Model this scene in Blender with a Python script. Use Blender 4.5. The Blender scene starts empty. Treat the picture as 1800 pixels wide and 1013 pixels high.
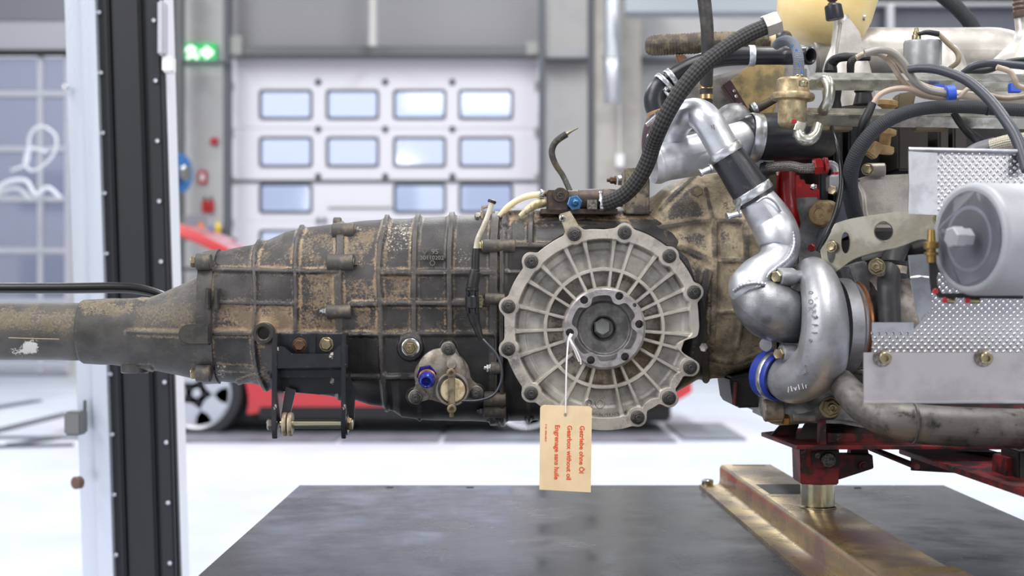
import bpy, bmesh, math, random
import numpy as np
from mathutils import Vector, Matrix
random.seed(7)
F = 2500.0; HY = 520.0; CZ = 1.0
S = bpy.context.scene
COL = S.collection
# ---------------------------------------------------------------- camera
cd = bpy.data.cameras.new('camera'); cam = bpy.data.objects.new('camera', cd); COL.objects.link(cam)
cam.location = (0, 0, CZ); cam.rotation_euler = (math.pi/2, 0, 0)
cd.sensor_width = 36; cd.lens = 50; cd.shift_y = (HY-506.5)/1800
cd.clip_start = .05; cd.clip_end = 200
cd.dof.use_dof = True; cd.dof.focus_distance = 1.83; cd.dof.aperture_fstop = 5.2
S.camera = cam
# ---------------------------------------------------------------- world and lights
W = bpy.data.worlds.new('world'); S.world = W; W.use_nodes = True
bg = W.node_tree.nodes['Background']
bg.inputs[0].default_value = (.90, .93, 1.0, 1); bg.inputs[1].default_value = .42
def area(name, loc, rot, sx, sy, power, col=(1, 1, 1)):
    l = bpy.data.lights.new(name, 'AREA'); l.shape = 'RECTANGLE'; l.size = sx; l.size_y = sy
    l.energy = power; l.color = col
    o = bpy.data.objects.new(name, l); COL.objects.link(o); o.location = loc; o.rotation_euler = rot
    return o
for k, (x, y) in enumerate([(-2.6, .6), (.6, .9), (3.4, .6)]):
    area('ceiling_strip_near', (x, y, 4.2), (0, 0, 0), .5, 3.2, (160, 130, 75)[k], (1, .985, .965))
for k, (x, y) in enumerate([(-5, 8), (0, 8), (5, 8), (-5, 13), (0, 13), (5, 13)]):
    area('ceiling_strip_far', (x, y, 6.5), (0, 0, 0), .6, 4.0, 215, (.965, .985, 1))
area('added_front_fill', (-4.6, -1.2, 2.9), (math.radians(66), 0, math.radians(-68)), 3.4, 2.0, 115, (1, .985, .97))  # two unseen soft fills added behind the camera to brighten the front
area('added_front_fill', (3.4, -2.6, 2.6), (math.radians(68), 0, math.radians(40)), 2.8, 1.8, 85, (1, .98, .95))
area('yard_daylight', (-4, 24, 11), (math.radians(62), 0, 0), 26, 6, 5600, (1, .99, .98))
vs = S.view_settings
vs.view_transform = 'Standard'; vs.look = 'None'; vs.gamma = 1; vs.use_curve_mapping = False; vs.exposure = 0.0

# ---------------------------------------------------------------- helpers
def P(px, py, D): return Vector(((px-900)/F*D, D, CZ-(py-HY)/F*D))
def lin(c):
    if max(c) > 1: c = [v/255 for v in c]
    return tuple(v/12.92 if v <= .04045 else ((v+.055)/1.055)**2.4 for v in c) + (1,)
MATS = {}
def M(key, c1=(128, 128, 128), rough=.5, metal=0., c2=None, nsc=40, lo=.45, hi=.62, c3=None, n3=90, l3=.55, h3=.68,
      bump=0., bsc=250, coat=0., spec=.5, trans=0., rvar=0., emit=0., sss=0., alpha=1., stretch=(1, 1, 1)):
    if key in MATS: return MATS[key]
    m = bpy.data.materials.new(key); m.use_nodes = True; MATS[key] = m
    nt = m.node_tree; N = nt.nodes; L = nt.links; b = N['Principled BSDF']
    b.inputs['Roughness'].default_value = rough; b.inputs['Metallic'].default_value = metal
    b.inputs['Specular IOR Level'].default_value = spec
    b.inputs['Coat Weight'].default_value = coat; b.inputs['Coat Roughness'].default_value = .08
    b.inputs['Transmission Weight'].default_value = trans; b.inputs['Alpha'].default_value = alpha
    if sss: b.inputs['Subsurface Weight'].default_value = sss; b.inputs['Subsurface Scale'].default_value = .03
    tc = N.new('ShaderNodeTexCoord'); mp = N.new('ShaderNodeMapping'); L.new(tc.outputs['Object'], mp.inputs[0])
    mp.inputs['Scale'].default_value = stretch
    def noise(sc, det=6, ro=.6):
        n = N.new('ShaderNodeTexNoise'); n.inputs['Scale'].default_value = sc; n.inputs['Detail'].default_value = det
        n.inputs['Roughness'].default_value = ro; L.new(mp.outputs[0], n.inputs['Vector']); return n.outputs['Fac']
    def ramp(src, a, z):
        r = N.new('ShaderNodeMapRange'); r.interpolation_type = 'SMOOTHSTEP'; L.new(src, r.inputs[0])
        r.inputs[1].default_value = a; r.inputs[2].default_value = z; return r.outputs[0]
    def mix(fac, a, c):
        x = N.new('ShaderNodeMix'); x.data_type = 'RGBA'; L.new(fac, x.inputs[0])
        for i, v in ((6, a), (7, c)):
            if isinstance(v, tuple): x.inputs[i].default_value = v
            else: L.new(v, x.inputs[i])
        return x.outputs[2]
    col = lin(c1); nz = None
    if c2 is not None:
        nz = noise(nsc); col = mix(ramp(nz, lo, hi), col, lin(c2))
    if c3 is not None:
        col = mix(ramp(noise(n3, 8, .7), l3, h3), col, lin(c3))
    if isinstance(col, tuple): b.inputs['Base Color'].default_value = col
    else: L.new(col, b.inputs['Base Color'])
    if rvar:
        r = N.new('ShaderNodeMapRange'); L.new(noise(nsc*1.7), r.inputs[0])
        r.inputs[1].default_value = .3; r.inputs[2].default_value = .7
        r.inputs[3].default_value = max(.02, rough-rvar); r.inputs[4].default_value = min(1, rough+rvar)
        L.new(r.outputs[0], b.inputs['Roughness'])
    if bump:
        bp = N.new('ShaderNodeBump'); bp.inputs['Strength'].default_value = bump; bp.inputs['Distance'].default_value = .001
        L.new(noise(bsc, 5, .6), bp.inputs['Height']); L.new(bp.outputs[0], b.inputs['Normal'])
    if emit:
        b.inputs['Emission Color'].default_value = lin(c1); b.inputs['Emission Strength'].default_value = emit
    return m

def setprops(o, label=None, cat=None, group=None, kind=None):
    if label: o['label'] = label
    if cat: o['category'] = cat
    if group: o['group'] = group
    if kind: o['kind'] = kind
    return o
def T(name, label, cat, at, group=None):
    o = bpy.data.objects.new(name, None); COL.objects.link(o); o.location = at if isinstance(at, Vector) else P(*at)
    o.empty_display_size = .02
    return setprops(o, label, cat, group)
def wloc(o):
    v = Vector(o.location)
    while o.parent: o = o.parent; v += o.location
    return v
def link(o, parent=None, world=None):
    COL.objects.link(o)
    if world is None: world = Vector(o.location)
    o.parent = parent
    o.location = world - (wloc(parent) if parent else Vector((0, 0, 0)))
    return o
def mk(name, verts, faces, mat, parent=None, smooth=35, uv=None, attrs=None):
    V = np.array([tuple(v) for v in verts], dtype=float) if not isinstance(verts, np.ndarray) else verts
    c = (V.min(0)+V.max(0))/2
    me = bpy.data.meshes.new(name)
    V = V-c
    if isinstance(faces, np.ndarray):
        nf, k = faces.shape
        me.vertices.add(len(V)); me.vertices.foreach_set('co', V.astype(np.float32).ravel())
        me.loops.add(nf*k); me.loops.foreach_set('vertex_index', faces.astype(np.int32).ravel())
        me.polygons.add(nf); me.polygons.foreach_set('loop_start', (np.arange(nf)*k).astype(np.int32))
        me.update(calc_edges=True)
    else:
        me.from_pydata([tuple(v) for v in V], [], faces)
    if attrs:
        for an, av in attrs.items():
            a = me.attributes.new(an, 'FLOAT', 'POINT'); a.data.foreach_set('value', np.asarray(av, dtype=np.float32).ravel())
    if uv is not None:
        ul = me.uv_layers.new(name='UVMap'); li = np.zeros(len(me.loops), dtype=np.int32); me.loops.foreach_get('vertex_index', li)
        ul.data.foreach_set('uv', np.asarray(uv, dtype=np.float32)[li].ravel())
    if smooth:
        me.polygons.foreach_set('use_smooth', [True]*len(me.polygons))
        if smooth < 180: me.set_sharp_from_angle(angle=math.radians(smooth))
    me.materials.append(mat); me.validate(); me.update()
    o = bpy.data.objects.new(name, me)
    return link(o, parent, Vector(c))
def frombm(name, bm, mat, parent=None, smooth=35):
    bmesh.ops.recalc_face_normals(bm, faces=bm.faces)
    vs_ = [tuple(v.co) for v in bm.verts]; bm.verts.index_update()
    fs = [[v.index for v in f.verts] for f in bm.faces]; bm.free()
    return mk(name, vs_, fs, mat, parent, smooth)
def prism(name, poly, D, th, mat, parent=None, holes=(), bev=.0007, smooth=35, axis=(0, 1, 0)):
    """outline given by pixels at depth D (or a depth per corner), extruded by th metres along axis"""
    bm = bmesh.new(); ed = []
    for ring in [poly]+list(holes):
        vv = [bm.verts.new(P(q[0], q[1], q[2] if len(q) > 2 else D)) for q in ring]
        ed += [bm.edges.new((vv[i], vv[(i+1) % len(vv)])) for i in range(len(vv))]
    if holes: bmesh.ops.triangle_fill(bm, edges=ed, use_beauty=True)
    else: bm.faces.new(list(bm.verts))
    r = bmesh.ops.extrude_face_region(bm, geom=list(bm.faces))
    bmesh.ops.translate(bm, vec=Vector(axis)*th, verts=[g for g in r['geom'] if isinstance(g, bmesh.types.BMVert)])
    bmesh.ops.recalc_face_normals(bm, faces=bm.faces)
    if bev:
        es = [e for e in bm.edges if len(e.link_faces) == 2 and e.calc_face_angle(0) > .6]
        bmesh.ops.bevel(bm, geom=es, offset=bev, segments=2, affect='EDGES', clamp_overlap=True)
    return frombm(name, bm, mat, parent, smooth)
def rect(x0, y0, x1, y1): return [(x0, y0), (x1, y0), (x1, y1), (x0, y1)]
def circ(cx, cy, r, n=20, ry=None, a0=0): return [(cx+r*math.cos(a0+2*math.pi*i/n), cy+(ry or r)*math.sin(a0+2*math.pi*i/n)) for i in range(n)]
def rrect(x0, y0, x1, y1, r, n=4):
    out = []
    for cx, cy, a in ((x1-r, y0+r, -90), (x1-r, y1-r, 0), (x0+r, y1-r, 90), (x0+r, y0+r, 180)):
        for i in range(n+1):
            t = math.radians(a+90*i/n); out.append((cx+r*math.cos(t), cy+r*math.sin(t)))
    return out
def wbox(name, lo, hi, mat, parent=None, bev=0., smooth=35, rotz=0, rotx=0, roty=0):
    lo = Vector(lo); hi = Vector(hi); c = (lo+hi)/2; s = hi-lo
    bm = bmesh.new(); bmesh.ops.create_cube(bm, size=1)
    bmesh.ops.scale(bm, vec=s, verts=bm.verts)
    if bev: bmesh.ops.bevel(bm, geom=list(bm.edges), offset=bev, segments=2, affect='EDGES', clamp_overlap=True)
    if rotz or rotx or roty:
        bmesh.ops.rotate(bm, cent=(0, 0, 0), matrix=Matrix.Rotation(rotz, 3, 'Z') @ Matrix.Rotation(roty, 3, 'Y') @ Matrix.Rotation(rotx, 3, 'X'), verts=bm.verts)
    bmesh.ops.translate(bm, vec=c, verts=bm.verts)
    return frombm(name, bm, mat, parent, smooth)
def box(name, x0, y0, x1, y1, D, th, mat, parent=None, bev=.0007):
    return prism(name, rect(x0, y0, x1, y1), D, th, mat, parent, bev=bev)
def basis(d):
    d = Vector(d).normalized(); u = Vector((0, 0, 1)) if abs(d.z) < .9 else Vector((1, 0, 0))
    a = d.cross(u).normalized(); b = d.cross(a).normalized(); return a, b, d
def lathe(name, at, d, prof, mat, parent=None, seg=28, smooth=35, close=True, scale=None, squash=1.):
    """profile (radius, height) in pixels at the depth of the point 'at', turned round direction d"""
    o = P(*at); k = (at[2]/F) if scale is None else scale; a, b, d = basis(d)
    V = []; Fc = []; n = len(prof)
    for r, h in prof:
        for i in range(seg):
            t = 2*math.pi*i/seg+ .2; V.append(o+d*(h*k)+a*(r*k*math.cos(t))+b*(r*k*math.sin(t)*squash))
    for j in range(n-1):
        for i in range(seg):
            q = (i+1) % seg; Fc.append((j*seg+i, j*seg+q, (j+1)*seg+q, (j+1)*seg+i))
    if close:
        if prof[0][0] > 0: Fc.append(tuple(range(seg))[::-1])
        if prof[-1][0] > 0: Fc.append(tuple((n-1)*seg+i for i in range(seg)))
    bm = bmesh.new(); vv = [bm.verts.new(v) for v in V]
    for f in Fc: bm.faces.new([vv[i] for i in f])
    bmesh.ops.remove_doubles(bm, verts=bm.verts, dist=1e-7)
    return frombm(name, bm, mat, parent, smooth)
def cyl(name, at, d, r, L, mat, parent=None, seg=28, bev=None, **k):
    bv = min(r, L)*.12 if bev is None else bev
    return lathe(name, at, d, [(r-bv, 0), (r, bv), (r, L-bv), (r-bv, L)], mat, parent, seg, **k)
def spline(pts, res):
    """Catmull-Rom through tuples of any length"""
    p = [np.array(q, float) for q in pts]
    p = [2*p[0]-p[1]]+p+[2*p[-1]-p[-2]]; out = []
    for i in range(1, len(p)-2):
        for j in range(res):
            t = j/res; out.append(.5*((2*p[i])+(-p[i-1]+p[i+1])*t+(2*p[i-1]-5*p[i]+4*p[i+1]-p[i+2])*t*t+(-p[i-1]+3*p[i]-3*p[i+1]+p[i+2])*t**3))
    out.append(p[-2]); return out
def tube(name, pts, mat, parent=None, seg=20, res=8, hollow=0., ridge=None, smooth=60, cap=True, sq=1., arc=None):
    """round sweep through (px, py, depth, radius px); hollow = bore share for open ends; ridge=(period m, px height)"""
    q = spline(pts, res) if res > 1 else [np.array(p, float) for p in pts]
    C = [P(a[0], a[1], a[2]) for a in q]; R = [a[3]*a[2]/F for a in q]
    if ridge:
        L0 = [0]
        for i in range(1, len(C)): L0.append(L0[-1]+(C[i]-C[i-1]).length)
        n = int(L0[-1]/ridge[0]*6); s = np.linspace(0, L0[-1], n)
        arr = np.array([list(c)+[r] for c, r in zip(C, R)]); nn = np.stack([np.interp(s, L0, arr[:, k]) for k in range(4)], 1)
        C = [Vector(v[:3]) for v in nn]
        R = [v[3]+ridge[1]*v[1]/F*(.5+.5*math.sin(2*math.pi*t/ridge[0])) for v, t in zip(nn, s)]
    n = len(C); Tn = [(C[min(i+1, n-1)]-C[max(i-1, 0)]).normalized() for i in range(n)]
    a, b, _ = basis(Tn[0]); V = []; uv = []; L = 0; Fc = []
    for i in range(n):
        if i:
            a = (a-Tn[i]*a.dot(Tn[i])).normalized(); L += (C[i]-C[i-1]).length
        b = Tn[i].cross(a)
        for j in range(seg+1):
            t = 2*math.pi*j/seg; V.append(C[i]+a*(R[i]*math.cos(t))+b*(R[i]*math.sin(t)*sq)); uv.append((L*100, j/seg))
    w = seg+1
    for i in range(n-1):
        for j in range(seg): Fc.append((i*w+j, i*w+j+1, (i+1)*w+j+1, (i+1)*w+j))
    if hollow:
        for e, sg in ((0, 1), (n-1, -1)):
            base = len(V)
            for k, (fr, dp) in enumerate(((.5+.5*hollow, -.15), (hollow, 0), (hollow, 4), (0, 4))):
                for j in range(seg+1):
                    t = 2*math.pi*j/seg; aa, bb = (a, b)
                    src = V[e*w+j]; V.append(C[e]+(src-C[e])*max(fr, .01)+Tn[e]*(sg*dp*R[e])); uv.append((0, j/seg))
            rows = [e*w]+[base+k*w for k in range(4)]
            for r0, r1 in zip(rows[:-1], rows[1:]):
                for j in range(seg):
                    f = (r0+j, r0+j+1, r1+j+1, r1+j); Fc.append(f if sg < 0 else f[::-1])
    elif cap:
        Fc.append(tuple(range(seg))[::-1]); Fc.append(tuple((n-1)*w+j for j in range(seg)))
    return mk(name, V, Fc, mat, parent, smooth, uv=uv)
def clamp(px, py, D, dx, dy, dd, r, w, mat, parent, screw=None, name='hose_clamp', thick=1.6):
    """steel band round a hose: centre pixel, direction of the hose in px (dx,dy) and depth dd (px), radius and width px"""
    d = Vector((dx, dd, -dy)).normalized()
    prof = [(r-.5, -w/2), (r+thick, -w/2), (r+thick+.6, -w/2+1), (r+thick+.6, w/2-1), (r+thick, w/2), (r-.5, w/2), (r-.5, -w/2)]
    o = lathe(name, (px, py, D), d, prof, mat, parent, seg=40, close=False)
    if screw:
        sx, sy, ang, sr, sl = screw
        a = Vector((math.cos(ang), -.25, -math.sin(ang)))
        lathe('clamp_screw', (sx, sy, D-(r+3)*.4*D/F), a, [(0, -sl/2), (sr, -sl/2), (sr, -sl/2+3), (sr*.65, -sl/2+3.2), (sr*.65, sl/2-4), (sr*.9, sl/2-3.8), (sr*.9, sl/2), (0, sl/2)], mat, o, seg=12)
    return o
_BM = {}
def _lathe_local(prof, segs):
    V = []; Fc = []
    bases = []
    for (r, h), s in zip(prof, segs): bases.append(len(V)); V += [(r*math.cos(2*math.pi*i/24), r*math.sin(2*math.pi*i/24), h) for i in range(24)]
    return V, bases
def boltmesh(style, mat):
    key = (style, mat.name)
    if key in _BM: return _BM[key]
    bm = bmesh.new()
    def ring(prof, seg):
        rows = [[bm.verts.new((r*math.cos(2*math.pi*i/seg+.26), r*math.sin(2*math.pi*i/seg+.26), h)) for i in range(seg)] for r, h in prof]
        for a, b in zip(rows[:-1], rows[1:]):
            for i in range(seg): bm.faces.new((a[i], a[(i+1) % seg], b[(i+1) % seg], b[i]))
        bm.faces.new(rows[-1]); bm.faces.new(rows[0][::-1])
    if style in ('nut', 'bolt', 'head', 'socket', 'fnut'):
        if style in ('nut', 'bolt'): ring([(.95, 0), (1.0, .06), (1.0, .14), (.95, .2)], 28)
        if style == 'fnut': ring([(1.02, 0), (1.05, .08), (1.0, .2), (.82, .3)], 28)
        h = .85 if style in ('nut', 'fnut') else .7
        if style == 'socket':
            ring([(.75, 0), (.8, .1), (.8, .7), (.72, .8), (.42, .8), (.4, .35), (.01, .35)], 24)
        else: ring([(.78, .2 if style != 'head' else 0), (.8, .25 if style != 'head' else .05), (.8, h-.12), (.68, h)], 6)
        if style in ('nut', 'fnut'): ring([(.4, .8), (.4, 1.2), (.33, 1.28), (.2, 1.26), (.15, 1.15), (.01, 1.15)], 16)
        elif style in ('bolt', 'head'): ring([(.6, h-.02), (.58, h+.04), (.5, h+.02), (.01, h)], 20)
    bmesh.ops.recalc_face_normals(bm, faces=bm.faces)
    me = bpy.data.meshes.new('bolt'); bm.to_mesh(me); bm.free()
    me.polygons.foreach_set('use_smooth', [True]*len(me.polygons)); me.set_sharp_from_angle(angle=math.radians(35))
    me.materials.append(mat); _BM[key] = me; return me
def bolt(px, py, D, r, mat, parent, d=(0, -1, 0), style='nut', name=None, spin=None, lz=1.):
    o = bpy.data.objects.new(name or ('nut' if style in ('nut', 'fnut') else 'bolt'), boltmesh(style, mat))
    q = Vector(d).normalized().to_track_quat('Z', 'Y'); o.rotation_mode = 'QUATERNION'
    sp = random.uniform(0, 1) if spin is None else spin
    o.rotation_quaternion = q @ Matrix.Rotation(sp, 3, 'Z').to_quaternion()
    k = r*D/F; o.scale = (k, k, k*lz)
    return link(o, parent, P(px, py, D))
def text(name, s, at, size_px, mat, parent, right=(1, 0, 0), up=(0, 0, 1), ext=.0003, align='LEFT', bold=0., sp=1.):
    cu = bpy.data.curves.new('t', 'FONT'); cu.body = s; cu.size = size_px*at[2]/F; cu.extrude = ext; cu.align_x = align; cu.offset = bold
    cu.space_character = sp; cu.resolution_u = 3
    t = bpy.data.objects.new('t', cu); COL.objects.link(t)
    me = bpy.data.meshes.new_from_object(t.evaluated_get(bpy.context.evaluated_depsgraph_get()))
    bpy.data.objects.remove(t); bpy.data.curves.remove(cu)
    r = Vector(right).normalized(); u = Vector(up).normalized(); n = r.cross(u)
    mt = Matrix((r, u, n)).transposed().to_4x4(); me.transform(mt)
    me.materials.clear(); me.materials.append(mat)
    o = bpy.data.objects.new(name, me); return link(o, parent, P(*at))
# ================================================================ materials shared
steel = M('steel_bolt', (158, 154, 148), .36, 1, (105, 100, 94), 300, .4, .6, bump=.2, bsc=900)
steeldk = M('steel_dark', (100, 98, 96), .36, .85, (58, 57, 56), 260, .4, .62, bump=.25, bsc=900)
zinc = M('zinc_plated', (196, 198, 198), .25, 1, (150, 150, 146), 220, .4, .65)
brass = M('zinc_yellow_bolt', (178, 166, 134), .34, 1, (120, 108, 86), 300, .4, .62)
rust = M('rusty_steel', (118, 92, 66), .6, .6, (70, 50, 38), 240, .4, .6, bump=.4, bsc=900)
black = M('black_rubber', (22, 22, 25), .48, 0, bump=.12, bsc=700)
blackgl = M('black_paint_gloss', (10, 10, 13), .3, 0, coat=.2)
# ================================================================ setting
floor_m = M('floor_paint', (204, 209, 218), .6, 0, (192, 197, 210), .9, .4, .6, spec=.45)
wall_m = M('wall_panel_white', (196, 195, 193), .6, 0, (188, 187, 186), 1.5)
wallg = M('wall_panel_grey', (150, 149, 152), .6, 0)
dgrey = M('dark_grey_steel', (92, 95, 100), .5, .2)
doorw = M('door_panel_white', (226, 224, 230), .45, 0)
alu = M('aluminium_profile', (206, 210, 218), .35, .6)
DW = 17.5
def st(o): o['kind'] = 'structure'; return o
st(wbox('floor', (-14, -6, -.1), (14, 24, 0), floor_m))
zt = 6.0
def wseg(name, x0, x1, ztop, zbot, m, D=DW, th=.25):
    return st(wbox(name, ((x0-900)/F*D, D, zbot), ((x1-900)/F*D, D+th, ztop), m))
zy = lambda y, D=DW: CZ-(y-HY)/F*D
# back wall round the sectional door and round the glazed door on the left
wseg('wall_back', 118, 398, zt, 0, wall_m)
wseg('wall_back', 398, 952, zt, zy(92), wallg)
wseg('wall_back', 952, 2400, zt, 0, wall_m)
wseg('wall_back', -400, 118, zt, zy(-40), wallg)
wseg('wall_back', -900, -400, zt, 0, wall_m)
# steel columns, rails and beams on the wall
def bpx(name, x0, y0, x1, y1, D, th, m, par=None, bev=.01): return prism(name, rect(x0, y0, x1, y1), D, th, m, par, bev=bev)
dg2 = M('column_grey', (104, 106, 106), .5, .2); dg3 = M('column_light', (150, 150, 146), .5, .1)
conc = M('concrete', (172, 168, 160), .8, 0, (158, 154, 147), 3)
for i, (x0, x1, m_, D) in enumerate([(299, 319, dg2, 16.9), (286, 294, dg3, 16.7), (392, 403, dgrey, 17.1), (947, 958, dgrey, 17.1), (1034, 1047, dgrey, 17.0)]):
    st(prism('column', rect(x0, -60, x1, HY+F*CZ/D), D, .2, m_, None, bev=.01))
st(prism('column', rect(1047, -60, 1127, HY+F*CZ/16.6), 16.6, .35, conc, None, bev=.01))
st(bpx('trim_1', 403, 80, 947, 97, 17.2, .3, dg2))
st(bpx('trim_2', 958, 86, 1034, 103, 17.3, .2, M('beam_light', (176, 176, 178), .5, .2)))
st(bpx('trim_3', 958, 100, 1034, 106, 17.25, .2, dgrey))
st(bpx('trim_4', 1127, 98, 1400, 108, 17.3, .2, dgrey)); st(bpx('trim_5', 1100, -6, 1400, 22, 15.5, .3, M('beam_blue_grey', (158, 164, 170), .5, .2)))
st(bpx('trim_6', 283, 106, 395, 112, 17.0, .1, dgrey)); st(bpx('trim_7', 403, 62, 425, 96, 17.15, .12, dg3)); st(bpx('trim_8', 925, 72, 947, 96, 17.15, .12, dg3))
dark_hall = M('dark_wall_cladding', (84, 86, 94), .6, 0)
st(bpx('wall_right_cladding', 1500, 8, 2300, 80, 15.8, .2, dark_hall)); st(bpx('trim_9', 1500, -60, 2300, -2, 15.9, .2, M('dark_beam', (58, 60, 66), .5)))
st(bpx('trim_10', 1560, 4, 1572, 60, 15.6, .1, M('beam_light'))); st(bpx('trim_11', 1500, 5, 2300, 10, 15.7, .1, M('beam_light')))
o = lathe('ceiling_lamp', (1600, -16, 13), (0, 0, 1), [(6, 0), (38, 0), (46, 12), (30, 34), (8, 40)], M('lamp_glow', (255, 255, 255), .4, emit=2.), None, seg=24)
setprops(o, 'round white hall lamp glowing at the top edge above the intake', 'lamp')
o = tube('drain_pipe', [(655, -60, 17.0, 8), (655, 81, 17.0, 8)], M('pipe_cream', (196, 194, 190), .4), None, res=2)
setprops(o, 'pale vertical pipe on the grey wall above the sectional door', 'pipe')
duct = T('ventilation_duct', 'silver round ventilation duct hanging down beside the concrete column', 'duct', (1077, 90, 16.2))
galv = M('galvanised_sheet', (205, 208, 212), .3, .8)
tube('duct_pipe', [(1077, -60, 16.2, 15), (1077, 100, 16.2, 15)], galv, duct, res=2)
tube('duct_pipe', [(1077, 100, 16.2, 16), (1077, 178, 16.2, 16)], galv, duct, res=2, hollow=.9)
lathe('collar', (1077, 104, 16.2), (0, 0, 1), [(15, 0), (19, 0), (19, 6), (15, 6)], galv, duct)
sb = T('socket_box', 'small white socket box on the concrete column', 'socket', (1090, 282, 16.5))
bpx('housing', 1083, 270, 1097, 293, 16.5, .06, M('white_plastic', (235, 235, 235), .4), sb); bpx('cable', 1088, 180, 1091, 270, 16.55, .03, M('white_plastic'), sb)
# ---- sectional door with its panes
d1 = T('door_1', None, None, (676, 400, DW)); d1['kind'] = 'structure'
cols = [(457, 547), (575, 664), (693, 782), (808, 900)]
rowsy = [(159, 208), (242, 292), (324, 373), (406, 455)]
seams = [97, 226, 318, 390, 480, 560, 640]
frame_m = M('pane_frame_dark', (74, 78, 92), .5)
glass = M('pane_glass', (222, 232, 252), .08, 0, trans=1., spec=.5)
for k in range(len(seams)-1):
    y0, y1 = seams[k]+(.6 if k else 0), seams[k+1]-.6
    holes = []
    for r, (a, b) in enumerate(rowsy):
        for c, (l, rr) in enumerate(cols):
            if r == 2 and c == 1: continue
            if r == 3 and c == 1: continue
            if a >= seams[k]-6 and b <= seams[k+1]+8 and (a+b)/2 > seams[k] and (a+b)/2 < seams[k+1]:
                a_, b_ = max(a, y0+3), min(b, y1-3)
                holes.append(rrect(l, a_, rr, b_, 5, 3))
                bpx('window_frame', l-1, a_-1, rr+1, b_+1, 0, 0, frame_m) if False else None
                fo = prism('pane_frame', rrect(l-2, a_-2, rr+2, b_+2, 6, 3), DW-.02, .05, frame_m, d1, holes=[rrect(l+2.5, a_+2.5, rr-2.5, b_-2.5, 4, 3)], bev=.004)
                prism('pane', rect(l+1, a_+1, rr-1, b_-1), DW+.03, .012, glass, fo, bev=0)
    prism('door_panel', rect(404, y0, 946, y1), DW, .06, doorw, d1, holes=holes, bev=.006)
bpx('seal_strip', 404, 316, 940, 321, DW-.03, .03, dgrey, d1)
for yy in (144, 227, 310):
    for xx in (559, 677, 795): cyl('screw_cap', (xx, yy, DW-.03), (0, 1, 0), 5.2, 6, M('black_cap', (40, 44, 52), .5), d1, seg=14)
bpx('handle_plate', 575, 364, 690, 366.5, DW-.03, .03, dg3, d1); bpx('wicket_handle', 556, 383, 562, 392, DW-.06, .06, dgrey, d1); bpx('wicket_handle', 567, 383, 573, 392, DW-.06, .06, dgrey, d1)
for yy in (150, 232, 314, 392): bpx('hinge', 940, yy-8, 948, yy+8, DW-.05, .05, dg3, d1); bpx('hinge', 402, yy-8, 409, yy+8, DW-.05, .05, dg3, d1)
# ---- building across the yard seen through the panes
yard = st(wbox('yard_ground', (-30, 25, -.2), (40, 60, -.05), M('yard_asphalt', (120, 122, 128), .9)))
facade = T('neighbour_building', 'pale building across the yard seen through the door panes', 'building', Vector((2, 40, 0)))
fac_m = M('facade_pale', (206, 208, 216), .7)
wbox('wall', (-22, 40, -.05), (24, 41, 9.5), fac_m, facade)
wbox('roof', (-22.3, 39.7, 9.5), (24.3, 41.2, 9.8), M('facade_roof', (120, 124, 136), .6), facade)
for k in range(14):
    for z0 in (1.0, 3.4): wbox('window', (-20+k*3.1, 39.94, z0), (-18.2+k*3.1, 40.02, z0+1.1), M('facade_window', (168, 174, 190), .3), facade)
wbox('white_band', (-3, 39.9, 6.15), (2, 40.02, 7.4), M('band_white', (250, 250, 255), .5), facade); wbox('grey_band', (-22, 39.9, 8.0), (-3.4, 40.02, 9.4), M('facade_grey', (120, 124, 140), .6), facade)
# ---- glazed sectional door on the far left
d2 = T('door_2', None, None, (20, 300, DW)); d2['kind'] = 'structure'
ivory = M('door_frame_ivory', (196, 197, 205), .5)
ys = [95, 165, 262, 350, 441, 530, 640]
xs = [-190, -60, 70, 118]
bpx('door_header', -400, 38, 118, 88, DW-.05, .1, M('header_grey', (176, 177, 184), .5), d2)
bpx('door_header', -400, -40, 118, 38, DW, .1, M('header_dark', (128, 130, 136), .5), d2)
bpx('door_seal', -400, 88, 118, 97, DW-.1, .1, M('black_seal', (24, 25, 30), .6), d2)
for a in ys[1:]: bpx('rail', -400, a-5, 118, a+5, DW-.04, .08, ivory, d2)
for a in xs: bpx('stile', a-5, 97, a+5, 655, DW-.03, .07, ivory, d2)
tint = M('pane_glass_tinted', (176, 180, 200), .06, 0, trans=.8, spec=.8)
ys2 = [97]+ys[1:]
for i in range(len(ys2)-1):
    for j in range(len(xs)-1):
        bpx('pane', xs[j]+4, ys2[i]+4, xs[j+1]-4, ys2[i+1]-4, DW+.01, .02, tint, d2, bev=0)
hc = T('coiled_air_hose', 'white coiled air hoses hanging in front of the glazed door', 'hose', (60, 290, 16.6))
wh = M('white_hose', (236, 238, 244), .3)
tube('coil', [(20, 300, 16.6, 2.5), (48, 285, 16.6, 2.6), (52, 240, 16.6, 2.6), (72, 222, 16.6, 2.6), (98, 240, 16.6, 2.6), (92, 275, 16.6, 2.6), (60, 300, 16.6, 2.6), (44, 288, 16.6, 2.6), (52, 262, 16.6, 2.6), (84, 268, 16.6, 2.6)], wh, hc)
tube('coil', [(-20, 350, 16.5, 4), (10, 322, 16.5, 4), (45, 318, 16.5, 4), (62, 342, 16.5, 4), (84, 330, 16.5, 4), (106, 348, 16.5, 4)], wh, hc)
tube('coil', [(-20, 366, 16.6, 4), (0, 340, 16.6, 4), (30, 332, 16.6, 4), (56, 352, 16.6, 4)], wh, hc)
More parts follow.
